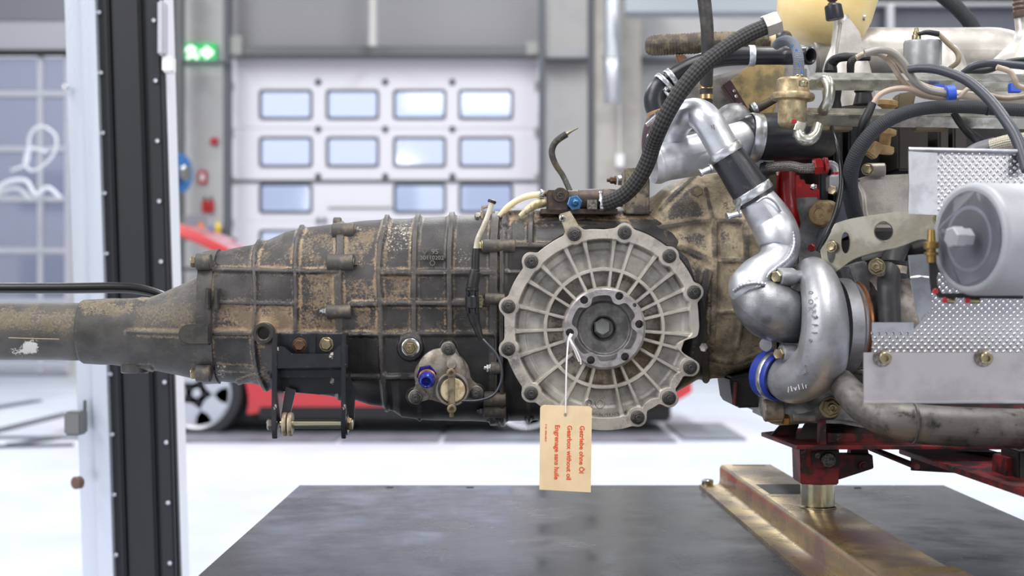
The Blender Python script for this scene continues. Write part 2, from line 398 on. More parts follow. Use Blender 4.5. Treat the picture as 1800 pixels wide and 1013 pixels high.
# ---- exit sign
ex = T('exit_sign', 'lit green emergency exit sign on the wall left of the door', 'sign', (351, 92, 17.4))
bpx('sign_case', 322, 75, 380, 108, 17.4, .1, M('sign_green', (60, 190, 110), .4, emit=.4), ex, bev=.01)
gl = M('sign_white', (245, 255, 245), .4, emit=1.3)
sm = prism('exit_arrow', [(352, 88), (361, 88), (361, 80), (376, 92), (361, 104), (361, 96), (352, 96)], 17.38, .02, gl, ex, bev=0)
prism('running_figure', [(330, 82), (336, 79), (340, 82), (346, 86), (341, 89), (345, 95), (349, 103), (344, 104), (338, 97), (331, 104), (327, 102), (333, 94), (330, 89), (326, 92), (327, 85)], 17.38, .02, gl, ex, bev=0)
# ---- hose reel and wall clutter
hr = T('hose_reel', 'blue and black hose reel mounted on the wall column', 'hose reel', (312, 304, 13.5))
blue_m = M('reel_blue', (50, 110, 170), .4)
cyl('reel_disc', (290, 304, 13.4), (1, -.35, 0), 34, 5, blue_m, hr); cyl('reel_disc', (316, 304, 13.3), (1, -.35, 0), 34, 5, blue_m, hr)
cyl('hose_drum', (293, 304, 13.4), (1, -.35, 0), 26, 25, black, hr); cyl('hub', (320, 304, 13.25), (1, -.35, 0), 14, 10, zinc, hr)
tube('feed_hose', [(305, 330, 13.5, 4), (308, 370, 13.5, 4), (303, 420, 13.5, 4), (306, 470, 13.5, 4)], black, hr)
red_s = M('sign_red', (196, 40, 48), .5)
for (a, b, c, d_, nm, lb) in ((369, 242, 382, 254, 'alarm_button', 'small red alarm button box high on the wall'), (348, 300, 363, 323, 'fire_sign', 'red and white fire equipment sign'), ):
    o = bpx(nm, a, b, c, d_, DW-.06, .06, red_s); setprops(o, lb+' left of the sectional door', 'sign')
bpx('symbol', 352, 305, 359, 318, DW-.07, .02, M('white_plastic'), o, bev=0)
for i, x in enumerate((360, 371)):
    fe = T('fire_extinguisher', ['left of the two red fire extinguishers on the back wall', 'right of the two red fire extinguishers on the back wall'][i], 'extinguisher', (x, 372, 17.42), 'wall extinguishers')
    lathe('cylinder', (x, 374, 17.46), (0, 0, 1), [(3, 0), (5, 1), (5, 18), (3, 22), (1.5, 23)], red_s, fe, seg=14); lathe('valve', (x, 351, 17.46), (0, 0, 1), [(2.4, 0), (2.4, 4), (0.5, 5)], black, fe, seg=8)
tr = T('workshop_trolley', 'cluttered grey trolley with bottles behind the red hood', 'trolley', (350, 440, 13))
bpx('shelf', 300, 414, 396, 419, 13, .6, dgrey, tr); bpx('shelf', 300, 470, 396, 475, 13, .6, dgrey, tr)
for x in (301, 391): bpx('post', x, 400, x+4, 712, 13, .05, dgrey, tr)
bpx('grey_bin', 322, 378, 362, 414, 13.42, .15, M('bin_grey', (150, 150, 156), .5), tr)
for i, (x, c, h, lb) in enumerate([(353, (230, 120, 30), 24, 'orange spray bottle'), (383, (225, 190, 60), 26, 'yellow bottle'), (371, (40, 90, 170), 16, 'small blue bottle'), (394, (60, 60, 66), 20, 'dark bottle'), (322, (90, 90, 96), 30, 'grey canister')]):
    o = lathe('bottle', (x, 413.7, 13.2+.1*(i%3)), (0, 0, 1), [(5, 0), (6, 1), (6, h*.6), (2.2, h*.78), (2.2, h), (0, h)], M('bottle_%d' % i, c, .4), None, seg=14)
    setprops(o, lb+' standing on the trolley behind the red hood', 'bottle', 'bottles on the trolley')
# ================================================================ red car
DC = 10.2
car = T('sports_car', 'red sports car with open front lid and silver wheels behind the gearbox', 'car', (640, HY+F*CZ/DC, DC+.8))
redp = M('car_red', (214, 30, 40), .25, 0, coat=.8)
prof = [(150, 690), (140, 650), (160, 600), (250, 575), (400, 560), (470, 545), (600, 452), (740, 442), (860, 470), (1010, 560), (1180, 575), (1215, 600), (1216, 690), (1190, 706), (1010, 722)]
def arch(cx, cy, r): return [(cx+r*math.cos(math.radians(a)), cy-r*math.sin(math.radians(a))) for a in range(-15, 200, 15)]
prof += arch(925, 705, 88)+[(800, 726), (460, 726)]+arch(345, 705, 92)+[(240, 722), (165, 715)]
prism('body', prof, DC, 1.66, redp, car, bev=.03)
prism('side_window', [(488, 560), (604, 466), (738, 456), (850, 480), (960, 556)], DC-.01, .05, M('car_glass', (26, 30, 36), .05), car, bev=.004)
prism('sill_trim', rect(455, 716, 815, 738), DC-.03, 1.6, M('sill_black', (30, 30, 33), .5), car, bev=.01)
prism('underbody', rect(210, 690, 1180, 742), DC+.15, 1.3, M('sill_black'), car, bev=.02)
prism('front_lid', [(288, 386), (300, 389), (340, 404), (400, 436), (470, 500), (466, 512), (396, 452), (336, 424), (290, 408)], DC+.15, 1.3, redp, car, bev=.02)
tyre = M('tyre', (52, 52, 56), .7); rim_m = M('alloy_rim', (205, 207, 214), .25, .8)
for cx in (345, 925):
    w = lathe('wheel', (cx, 692, DC-.02), (0, 1, 0), [(60, 0), (64, -2), (77, -1), (80, 4), (80, 44), (76, 50), (58, 50)], tyre, car, seg=40)
    lathe('rim', (cx, 692, DC-.02), (0, 1, 0), [(62, 0), (62, -2), (57, -1), (53, 8), (52, 20), (18, 22), (0, 22)], rim_m, w, seg=40)
    cyl('brake_disc', (cx, 692, DC+.06), (0, 1, 0), 44, 4, dgrey, w); prism('brake_caliper', [(cx-46, 662), (cx-28, 640), (cx-14, 656), (cx-22, 690), (cx-46, 700)], DC+.02, .05, red_s, w, bev=.004)
    for k in range(5):
        a = math.radians(90+72*k+14); pts = []
        for rr, wd in ((0, 20), (22, 19), (40, 15), (57, 22)): pts.append((rr, wd))
        poly = [(cx+rr*math.cos(a)-wd*math.sin(a), 692-rr*math.sin(a)-wd*math.cos(a)) for rr, wd in pts]+[(cx+rr*math.cos(a)+wd*math.sin(a), 692-rr*math.sin(a)+wd*math.cos(a)) for rr, wd in pts[::-1]]
        prism('spoke', poly, DC-.03, .05, rim_m, w, bev=.008)
        bolt(cx+15*math.cos(a+.6), 692-15*math.sin(a+.6), DC-.045, 3.4, dgrey, w, style='head', name='wheel_bolt')
    cyl('hub_cap', (cx, 692, DC-.055), (0, 1, 0), 8, 8, rim_m, w)
# ---- floor plates under the car
pl = M('floor_plate_steel', (136, 142, 152), .5, .3, (118, 124, 134), 3)
plates = [(-8, .3, 9.55, 9.62), ] 
def fplate(x0, x1, y0, y1, lab):
    o = wbox('floor_plate', (x0, y0, 0), (x1, y1, .018), pl, None, bev=.006); setprops(o, lab, 'floor plate', 'steel plates let into the white floor'); return o
fplate(-2.45, -1.2, 9.65, 11.1, 'grey steel floor plate under the left front wheel of the red car')
fplate(-1.17, -.5, 9.65, 11.1, 'grey steel floor plate just right of the front wheel')
fplate(-.47, .5, 9.65, 11.1, 'grey steel floor plate under the middle of the red car')
fplate(.53, 1.12, 9.65, 11.0, 'grey steel floor plate behind the rear wheel of the red car')
fplate(1.18, 1.62, 9.8, 11.0, 'rightmost light grey steel floor plate, clear of the car')
fplate(-4.0, -2.95, 9.9, 10.0, 'narrow dark steel strip on the floor behind the post')
for ai, a in enumerate(((0, 724, 66, 706, 3.2), (0, 768, 122, 728, 3.6), (20, 788, 130, 784, 3.0), (60, 784, 112, 770, 2.2))):
    p0 = P(a[0]-40, a[1]+ (a[1]-a[3])*.4, F*CZ/(a[1]-HY)); p1 = P(a[2], a[3], F*CZ/(a[3]-HY))
    d = (Vector((p1.x, p1.y, 0))-Vector((p0.x, p0.y, 0))); L = d.length
    o = wbox('floor_rail', (0, -.05, 0), (L, .05, .015), M('rail_dark', (88, 92, 102), .5), None, bev=.003)
    o.rotation_euler.z = math.atan2(d.y, d.x); o.location = Vector((p0.x, p0.y, .008))+d/2
    setprops(o, 'dark guide rail in the floor at far left, '+['farthest of the four', 'longest, running to the latch plate', 'nearest of the four', 'short one between its neighbours'][ai], 'rail', 'guide rails in the floor far left')
# ================================================================ post at the left with its rubber cover
DP = 3.0
post = T('machine_post', 'tall aluminium post with black ribbed rubber cover behind the shaft tube', 'post', (230, 500, DP))
px = lambda x, D=DP: (x-900)/F*D
alp = M('post_aluminium', (204, 210, 222), .3, .55, rvar=.08, nsc=6, stretch=(1, 1, .05))
blk = M('post_black_cover', (28, 29, 34), .45, 0, bump=.15, bsc=120)
lean = 30
def lquad(name, x0t, x1t, D, th, m, bev=.001):
    return prism(name, [(x0t-1, -30), (x1t-1, -30), (x1t+lean*(1+(x0t<250)*.12), 1060), (x0t+lean*(1+(x0t<250)*.12), 1060)], D, th, m, post, bev=bev)
lquad('aluminium_profile', 113, 143, DP+.03, .16, alp); lquad('aluminium_profile', 141, 167, DP+.01, .16, alp)
lquad('rubber_cover', 164, 284, DP+.05, .02, blk)
lquad('cover_edge', 164, 190, DP+.03, .02, blk, .004); lquad('cover_fold', 194, 245, DP+.035, .02, blk, .005); lquad('cover_edge', 256, 280, DP+.03, .02, blk, .004)
lquad('white_edge_strip', 271, 286, DP+.06, .10, M('strip_white', (222, 224, 230), .4)); 
for k in range(13):
    y = 22+k*106.; 
    for x in (174+ (y/1013)*lean*1.05, 270+(y/1013)*lean):
        if 490 < y < 640: continue
        bolt(x, y+(14 if x > 230 else 0), DP+.0275, 5, M('rivet_white', (200, 202, 210), .3, .6), post, style='head', name='rivet')
bpx('latch_plate', 112, 724, 142, 766, 2.95, .05, M('latch_steel', (124, 124, 124), .4, .7), post, bev=.004)
bpx('slot', 146, 704, 150, 748, DP+.005, .01, dgrey, post, bev=.001)
cyl('door_stop', (142, 848, 2.97), (-.6, -1, 0), 11, 14, M('brown_rubber', (98, 72, 62), .5), post)
bpx('label_strip', 276, 0, 288, 96, DP+.0, .04, M('grey_plastic', (176, 176, 184), .5), post, bev=.004); bpx('sensor_box', 284, 96, 302, 126, DP+.02, .04, M('white_plastic'), post, bev=.004)
cyl('screw', (116, 153, DP+.02), (0, -1, 0), 6, 8, M('rivet_white'), post)
# ================================================================ lift table
ZT = 1-.32; tt = lambda px_, py_, z=ZT: ((px_-900)/F*((CZ-z)*F/(py_-HY)), (CZ-z)*F/(py_-HY))
def table_mat():
    m = M('table_steel', (56, 58, 64), .19, .35, (44, 46, 52), 5, .35, .65, c3=(96, 96, 100), n3=34, l3=.62, h3=.8, rvar=.14, spec=.7)
    nt = m.node_tree; N = nt.nodes; L = nt.links; b = N['Principled BSDF']
    tc = N.new('ShaderNodeTexCoord'); mp = N.new('ShaderNodeMapping'); L.new(tc.outputs['Object'], mp.inputs[0]); mp.inputs['Rotation'].default_value = (0, 0, .6); mp.inputs['Scale'].default_value = (6, 90, 1)
    n = N.new('ShaderNodeTexNoise'); n.inputs['Scale'].default_value = 3.; n.inputs['Detail'].default_value = 5; L.new(mp.outputs[0], n.inputs[0])
    bp = N.new('ShaderNodeBump'); bp.inputs['Strength'].default_value = .12; bp.inputs['Distance'].default_value = .0006; L.new(n.outputs[0], bp.inputs['Height']); L.new(bp.outputs[0], b.inputs['Normal'])
    return m
table_m = table_mat()
xb, yb = tt(525, 853); xr = tt(1660, 853)[0]
table = T('lift_table', 'dark steel topped lift table under the gearbox and engine', 'table', Vector(((xb+xr)/2, 1.5, 0)))
wbox('table_top', (xb, 1.15, ZT-.03), (xr, yb, ZT), table_m, table, bev=.002)
wbox('apron', (xb+.03, 1.18, ZT-.12), (xr-.03, yb-.03, ZT-.03), dgrey, table)
for x in (xb+.06, xr-.12):
    for y in (1.25, yb-.16): wbox('leg', (x, y, 0), (x+.06, y+.06, ZT-.12), dgrey, table, bev=.003)
for (x, y) in ((685, 857), (826, 857), (1508, 858)):
    hx, hy = tt(x, y); k = hy/F
    lathe('bolt_hole', (x, y+.0, hy), (0, 0, 1), [(7, 0), (7, .8), (5, .8), (4.5, .1), (0, .1)], black, table, seg=16)
# ---- hat-section rail across the table
gold = M('zinc_yellow_sheet', (190, 168, 120), .3, .9, (150, 132, 112), 9, .38, .62, c3=(160, 120, 124), n3=6, l3=.5, h3=.7, bump=.1, bsc=60, rvar=.1)
rail = T('support_rail', 'yellow zinc plated hat section rail lying across the table', 'rail', Vector((.3, 1.8, ZT)))
zr = ZT+.037
A = tt(1229, 853, ZT+.003); B = tt(1415, 1013, ZT+.003)
dirv = Vector((B[0]-A[0], B[1]-A[1], 0)).normalized(); nrm = Vector((-dirv.y, dirv.x, 0)) 
if nrm.x < 0: nrm = -nrm
C1 = Vector((*tt(1262, 815, zr), 0)); C2 = Vector((*tt(1351, 812, zr), 0))
print('rail', A, B, C1, C2, 'w', (C2-C1).dot(nrm))
org = Vector((A[0], A[1], 0)); w1 = max(.02, (C1-org).dot(nrm)); w2 = (C2-org).dot(nrm)
sec = [(0, .0), (0, .004), (w1-.004, .004), (w1-.001, .006), (w1, .012), (w1, .031), (w1+.002, .035), (w1+.005, .037), (w2-.005, .037), (w2-.002, .035), (w2, .031), (w2, .0)]
inn = [(w2-.004, 0), (w2-.004, .030), (w2-.007, .033), (w1+.007, .033), (w1+.004, .030), (w1+.004, 0)]
L_ = 1.3; outl = sec+inn; V = []; n = len(outl)
for s_ in (0, L_):
    for (a, z) in outl: V.append(org+dirv*s_+nrm*a+Vector((0, 0, ZT+z)))
Fc = [(i, (i+1) % n, n+(i+1) % n, n+i) for i in range(n)]
bm = bmesh.new(); vv = [bm.verts.new(v) for v in V]
for f in Fc: bm.faces.new([vv[i] for i in f])
for k in (0, n):
    bm.faces.new([vv[k+i] for i in range(n)])
frombm('rail_section', bm, gold, rail, 40)
print('rail widths', w1, w2)
def onrail(s_, a, z): return org+dirv*s_+nrm*a+Vector((0, 0, ZT+z))
def railbox(name, s0, s1, a0, a1, z0, z1, m, par=rail):
    bm = bmesh.new(); c = [onrail(s, a, z) for s in (s0, s1) for a in (a0, a1) for z in (z0, z1)]
    v = [bm.verts.new(q) for q in c]
    for f in ((0, 1, 3, 2), (4, 5, 7, 6), (0, 1, 5, 4), (2, 3, 7, 6), (0, 2, 6, 4), (1, 3, 7, 5)): bm.faces.new([v[i] for i in f])
    return frombm(name, bm, m, par)
def torail(px_, py_, z):
    x, y = tt(px_, py_, ZT+z); v = Vector((x, y, 0))-org; return v.dot(dirv), v.dot(nrm)
railbox('rail_slot', .004, .013, w1+.020, w2-.016, .0368, .0374, black)
q = onrail(.012, .012, .004); bolt(900+q.x/q.y*F, HY-(q.z-CZ)/q.y*F, q.y, 13, zinc, rail, d=(0, 0, 1), style='socket', name='rail_bolt')
s0 = torail(1585, 1003, .037)[0]
railbox('crossbar', s0, s0+.06, w1+.03, w2-.002, .037, .041, gold)
s0 = torail(1375, 852, .037)[0]; railbox('black_label', s0, s0+.10, w1+.012, w2-.014, .0368, .0374, M('label_black', (50, 47, 48), .5))
post_s = torail(1437, 893, .037); print('post on rail', post_s, onrail(post_s[0], post_s[1], 0))
# ================================================================ gearbox
def sstep(x, a, b):
    t = np.clip((x-a)/(b-a), 0, 1); return t*t*(3-2*t)
def seg_dist(X, Y, pl):
    d = np.full(X.shape, 1e9)
    for (x0, y0), (x1, y1) in zip(pl[:-1], pl[1:]):
        dx, dy = x1-x0, y1-y0; L2 = dx*dx+dy*dy+1e-9
        t = np.clip(((X-x0)*dx+(Y-y0)*dy)/L2, 0, 1)
        d = np.minimum(d, np.hypot(X-x0-t*dx, Y-y0-t*dy))
    return d
def sbox(X, Y, x0, y0, x1, y1, s): return sstep(X, x0-s, x0+s)*(1-sstep(X, x1-s, x1+s))*sstep(Y, y0-s, y0+s)*(1-sstep(Y, y1-s, y1+s))
def smooth_pl(pl, n=5):
    return [tuple(q) for q in spline(pl, n)] if len(pl) > 2 else pl
def cast_mat(key, dark, tan, pale, ribc, metal=.0, rough=.62, bsc=420):
    m = M(key, dark, rough, metal, bump=.35, bsc=bsc); nt = m.node_tree; N = nt.nodes; L = nt.links; b = N['Principled BSDF']
    tc = N.new('ShaderNodeTexCoord')
    def noise(sc, det=7, ro=.62):
        n = N.new('ShaderNodeTexNoise'); n.inputs['Scale'].default_value = sc; n.inputs['Detail'].default_value = det; n.inputs['Roughness'].default_value = ro
        L.new(tc.outputs['Object'], n.inputs['Vector']); return n.outputs['Fac']
    def att(a): n = N.new('ShaderNodeAttribute'); n.attribute_name = a; return n.outputs['Fac']
    def op(o, a, c):
        x = N.new('ShaderNodeMath'); x.operation = o
        for i, v in enumerate((a, c)):
            if isinstance(v, (int, float)): x.inputs[i].default_value = v
            else: L.new(v, x.inputs[i])
        return x.outputs[0]
    def ramp(src, a, z, hi=1.):
        r = N.new('ShaderNodeMapRange'); r.interpolation_type = 'SMOOTHSTEP'; L.new(src, r.inputs[0]); r.inputs[1].default_value = a; r.inputs[2].default_value = z; r.inputs[4].default_value = hi; return r.outputs[0]
    def mix(fac, a, c):
        x = N.new('ShaderNodeMix'); x.data_type = 'RGBA'; L.new(fac, x.inputs[0])
        for i, v in ((6, a), (7, c)):
            if isinstance(v, tuple): x.inputs[i].default_value = v
            else: L.new(v, x.inputs[i])
        return x.outputs[2]
    n1 = noise(42); n2 = noise(330, 6, .7); n3 = noise(14, 5); n4 = noise(900, 3)
    base = mix(ramp(n3, .35, .65), lin(dark), lin([min(255, v*1.55+6) for v in dark]))
    base = mix(ramp(op('MULTIPLY', att('dust'), -1.), .02, .3, .85), base, lin((24, 23, 23)))  # negative values blacken the metal: black grime plus shade put into the colour
    tn = mix(ramp(n1, .35, .65), lin(tan), lin([v*.62 for v in tan]))
    k = op('ADD', op('ADD', att('dust'), op('MULTIPLY', att('foot'), .30)), op('ADD', op('MULTIPLY', op('SUBTRACT', n1, .5), 1.5), op('MULTIPLY', op('SUBTRACT', n2, .5), 1.1)))
    c = mix(ramp(k, .38, .78, .92), base, tn)
    kp = op('ADD', att('pale'), op('ADD', op('MULTIPLY', op('SUBTRACT', n2, .5), 2.4), op('MULTIPLY', op('SUBTRACT', n1, .5), .8)))
    c = mix(ramp(kp, .5, .8, .85), c, lin(pale))
    rk = op('MULTIPLY', att('rib'), ramp(n1, .25, .6))
    c = mix(op('MULTIPLY', rk, .75), c, lin(ribc))
    wr = op('MULTIPLY', att('rib'), ramp(n2, .60, .72)); c = mix(op('MULTIPLY', wr, .55), c, lin((168, 160, 148)))
    L.new(c, b.inputs['Base Color'])
    r = N.new('ShaderNodeMapRange'); L.new(att('dust'), r.inputs[0]); r.inputs[3].default_value = .38; r.inputs[4].default_value = .85; L.new(r.outputs[0], b.inputs['Roughness'])
    return m
cast_dirty_shaded = cast_mat('cast_grimy_shaded', (38, 36, 36), (180, 154, 122), (196, 190, 178), (76, 72, 69))
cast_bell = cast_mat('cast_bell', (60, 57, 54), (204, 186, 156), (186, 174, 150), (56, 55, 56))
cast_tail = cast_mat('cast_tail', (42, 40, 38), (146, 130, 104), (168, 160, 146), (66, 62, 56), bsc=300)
class Case:
    def __init__(s, stations, Dax):
        s.st = np.array(stations, float); s.D = Dax
    def par(s, px):
        return [np.interp(px, s.st[:, 0], s.st[:, k]) for k in range(1, 5)]
    def X(s, px):
        hd = s.par(px)[2]; Dr = s.D-hd*s.D/F; return (px-900)/F*Dr
    def surf(s, px, py):
        """front depth where the ray of a pixel meets the casing"""
        us = np.linspace(s.st[0, 0], s.st[-1, 0], 400); xs_ = s.X(us); D = s.D-.08
        for _ in range(12):
            x = (px-900)/F*D; z = CZ-(py-HY)/F*D
            u = np.interp(x, xs_, us); top, bot, hd, n = [float(v) for v in s.par(u)]
            zt_ = CZ-(top-HY)/F*s.D; zb = CZ-(bot-HY)/F*s.D; zc = (zt_+zb)/2; hz = (zt_-zb)/2
            q = min(.995, abs((z-zc)/hz)); D = .5*D+.5*(s.D-hd*s.D/F*(1-q**n)**(1/n))
        return D
    def build(s, name, x0, x1, nx, mat, parent, ribs=(), boxes=(), bosses=(), dust=(), pale=(), base=.3, rows=230, jitter=.5):
        u = np.linspace(x0, x1, nx); top, bot, hd, n = s.par(u); k = s.D/F
        zt_ = CZ-(top-HY)*k; zb = CZ-(bot-HY)*k; zc = (zt_+zb)/2; hz = (zt_-zb)/2
        ph = np.concatenate([np.linspace(-math.pi/2, math.pi/2, rows), np.linspace(math.pi/2, 1.5*math.pi, 30)[1:-1]])
        sn, cs = np.sin(ph)[None, :], np.cos(ph)[None, :]; n_ = n[:, None]
        q = np.abs(sn); yy = np.clip(1-q**n_, 0, 1)**(1/n_)*np.sign(cs+1e-12)
        X = np.repeat(s.X(u)[:, None], len(ph), 1); Z = zc[:, None]+hz[:, None]*sn; Y = s.D-(hd*k)[:, None]*yy
        PX = 900+X/Y*F; PY = HY-(Z-CZ)/Y*F
        # normals
        dXu, dYu, dZu = [np.gradient(a, axis=0) for a in (X, Y, Z)]; dXv, dYv, dZv = [np.gradient(a, axis=1) for a in (X, Y, Z)]
        N = np.cross(np.stack([dXu, dYu, dZu], -1), np.stack([dXv, dYv, dZv], -1)); N /= np.linalg.norm(N, axis=2, keepdims=True)+1e-12
        H = np.zeros(PX.shape); foot = np.zeros(PX.shape); rb = np.zeros(PX.shape)
        for pl, w, h in ribs:
            d = seg_dist(PX, PY, smooth_pl(pl)); f = .72*(1-sstep(d, w-.8, w+1.2))+.28*(1-sstep(d, w+.5, w+6.5))
            H = np.maximum(H, f*h*.72) if h > 0 else H+f*h
            if h > 0: rb = np.maximum(rb, 1-sstep(d, w-.5, w+1)); foot = np.maximum(foot, np.exp(-((d-w-4.0)/3.0)**2))
        for x0_, y0_, x1_, y1_, h, sf in boxes:
            H = H+h*sbox(PX, PY, x0_, y0_, x1_, y1_, sf)
        for cx, cy, r, h, sf in bosses:
            d = np.hypot(PX-cx, PY-cy); f = 1-sstep(d, r-sf, r+sf)
            H = np.maximum(H, f*h) if h > 0 else H+f*h
            foot = np.maximum(foot, .7*np.exp(-((d-r-sf-3)/3)**2))
        front = (yy > .02)
        H = H*front
        rng = np.random.RandomState(3); 
        wob = .6*np.sin(PX*.11+1.3*np.sin(PY*.07))+.5*np.sin(PY*.13+PX*.05); H = H+wob*jitter
        V = np.stack([X, Y, Z], -1)+N*(H*k)[..., None]
        du = np.full(PX.shape, base)
        for a in dust: du = du+.8*a[4]*sbox(PX+3*wob, PY+3*wob, a[0], a[1], a[2], a[3], a[5] if len(a) > 5 else 11)
        pa = np.zeros(PX.shape)
        for a in pale: pa = pa+a[4]*sbox(PX, PY, a[0], a[1], a[2], a[3], 8)
        m = len(ph); I = np.arange(nx*m).reshape(nx, m); a_ = I[:-1]; b_ = I[1:]
        Fq = np.stack([a_, np.roll(a_, -1, 1), np.roll(b_, -1, 1), b_], -1).reshape(-1, 4)
        Vv = V.reshape(-1, 3)
        c0 = V[0].mean(0); c1 = V[-1].mean(0); nn = len(Vv)
        Vv = np.vstack([Vv, c0, c1]); z0 = np.full(m, nn); 
        caps = np.vstack([np.stack([I[0], z0, z0, np.roll(I[0], -1)], -1), np.stack([I[-1], np.roll(I[-1], -1), z0+1, z0+1], -1)])
        ex = lambda A: np.concatenate([A.ravel(), [A.flat[0]]*2])
        Fl = [tuple(f) for f in np.vstack([Fq]).tolist()]
        Fc_ = [tuple(dict.fromkeys(f)) for f in caps.tolist()]
        return mk(name, Vv, Fl+Fc_, mat, parent, smooth=180 if False else 60, attrs={'dust': ex(du), 'foot': ex(foot), 'rib': ex(rb), 'pale': ex(pa)})
gb = T('gearbox', 'dust stained cast gearbox casing with ribs hanging over the table', 'gearbox', (700, 600, 1.95))
# --- main casing
S1 = [(345, 446, 672, 78, 2.6), (375, 441, 671, 80, 2.6), (430, 431, 674, 84, 2.6), (462, 421, 684, 88, 2.6), (490, 408, 690, 92, 2.6), (533, 399, 692, 96, 2.6), (600, 392, 700, 104, 2.6), (640, 388, 711, 108, 2.7),
      (675, 386, 716, 116, 2.8), (700, 385, 733, 118, 2.8), (760, 382, 738, 122, 2.8), (880, 378, 740, 124, 3.0), (900, 374, 738, 126, 3.4), (1000, 374, 736, 126, 3.4), (1100, 374, 725, 122, 3.2), (1180, 376, 700, 118, 3), (1235, 376, 668, 112, 3)]
case = Case(S1, 1.96)
R = []
rib = lambda pl, w=3.2, h=9: R.append((pl, w, h))
rib([(463, 418), (450, 442), (448, 473), (450, 534), (447, 577), (448, 620), (455, 655), (472, 690)], 3.2)
rib([(534, 396), (523, 425), (520, 473), (521, 534), (520, 588)], 3.2)
rib([(598, 380), (598, 442), (595, 477), (596, 534), (598, 590), (600, 700)], 6, 7)
rib([(682, 380), (671, 430), (667, 490), (670, 534), (672, 620), (683, 735)], 4, 11)
rib([(736, 378), (729, 430), (728, 590)], 4.2, 10)
rib([(795, 378), (790, 455), (791, 592), (790, 640)], 4.4, 10)
rib([(872, 376), (868, 440), (867, 600), (868, 742)], 7, 9)
rib([(892, 374), (884, 440), (882, 600), (884, 742)], 4, 12)
rib([(376, 475), (450, 476), (520, 478), (592, 478)], 3); rib([(384, 531), (520, 534)], 3.4); rib([(379, 586), (450, 586)], 3); rib([(478, 587), (690, 590)], 3.4)
rib([(668, 480), (868, 480)], 4.2, 10); rib([(668, 533), (868, 534)], 4.0, 10); rib([(668, 589), (868, 590)], 4.6, 11); rib([(620, 536), (670, 535)], 3.4)
rib([(602, 662), (734, 662)], 3.4); rib([(380, 646), (452, 650), (476, 660)], 2.6, 5); rib([(420, 672), (470, 655)], 2.5, 5)
rib([(736, 690), (738, 735)], 3, 8); rib([(928, 700), (930, 738)], 3, 8)
rib([(933, 376), (932, 432)], 4.5, 10); rib([(875, 432), (1000, 434)], 4, 9); rib([(884, 478), (930, 480)], 3, 6); rib([(884, 374), (1235, 376)], 3, 9); rib([(934, 392), (1000, 390), (1100, 394)], 2.2, 5)
rib([(358, 440), (358, 675)], 13, 8)
BX = [(384, 482, 443, 527, -6, 3), (455, 482, 515, 528, -7, 3), (604, 480, 664, 528, -3, 4), (676, 592, 728, 655, -9, 3), (734, 592, 868, 735, -12, 4), (606, 592, 665, 656, -6, 3), (606, 666, 665, 712, -6, 3), (480, 592, 590, 690, -10, 4),
      (896, 442, 930, 476, -10, 3), (896, 484, 935, 730, -14, 4), (892, 379, 918, 392, -7, 2), (937, 380, 1000, 388, -6, 2), (1010, 380, 1090, 389, -6, 2), (885, 400, 905, 425, -5, 3), (741, 486, 785, 528, -4, 2), (676, 486, 723, 528, -4, 2), (741, 539, 785, 583, -4, 2), (676, 539, 723, 583, -4, 2)]
BO = [(464, 586, 20, 4, 1.5), (722, 611, 23, 9, 1.5), (722, 600, 20, 8, 2), (360, 525, 0, 0, 1), (788, 612, 14, 8, 2), (730, 697, 14, 8, 2), (836, 690, 14, 8, 2), (1064, 577, 150, -22, 6)]
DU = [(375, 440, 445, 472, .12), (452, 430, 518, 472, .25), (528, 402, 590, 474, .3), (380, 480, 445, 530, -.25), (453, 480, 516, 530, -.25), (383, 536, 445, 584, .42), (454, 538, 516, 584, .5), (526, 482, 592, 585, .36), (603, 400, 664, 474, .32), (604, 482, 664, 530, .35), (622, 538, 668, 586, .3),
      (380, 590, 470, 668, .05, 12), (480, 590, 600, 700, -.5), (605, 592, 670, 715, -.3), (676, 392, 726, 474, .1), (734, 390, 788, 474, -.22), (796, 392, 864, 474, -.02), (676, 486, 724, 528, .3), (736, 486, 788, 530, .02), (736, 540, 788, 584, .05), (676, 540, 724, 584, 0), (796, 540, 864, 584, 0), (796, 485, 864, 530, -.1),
      (672, 596, 900, 745, -.55), (885, 436, 1000, 745, -.5), (892, 379, 918, 394, .4), (935, 379, 1240, 391, .45), (936, 394, 1000, 430, -.1), (875, 396, 928, 430, -.1), (448, 560, 480, 620, .2), (340, 440, 372, 675, -.15, 3)]  # negative entries darken the casing: black grime with some shade painted in
PA = [(674, 388, 728, 440, .42), (676, 440, 700, 475, .3), (610, 430, 660, 500, .2), (376, 640, 400, 665, .5), (1050, 376, 1085, 392, .4), (800, 430, 830, 470, .3), (738, 486, 756, 528, .25), (538, 440, 556, 465, .35)]
case.build('gear_case', 371, 1236, 620, cast_dirty_shaded, gb, R, BX, BO, DU, PA, base=.24, rows=280)
Case(S1, 1.96).build('end_plate', 345, 372, 24, cast_dirty_shaded, gb, [([(358, 430), (358, 690)], 30, 5)], [(-9, 0, 1, 1, 0, 1)], [], [(340, 600, 373, 675, -.1)], [], base=.12, rows=150, jitter=.3)
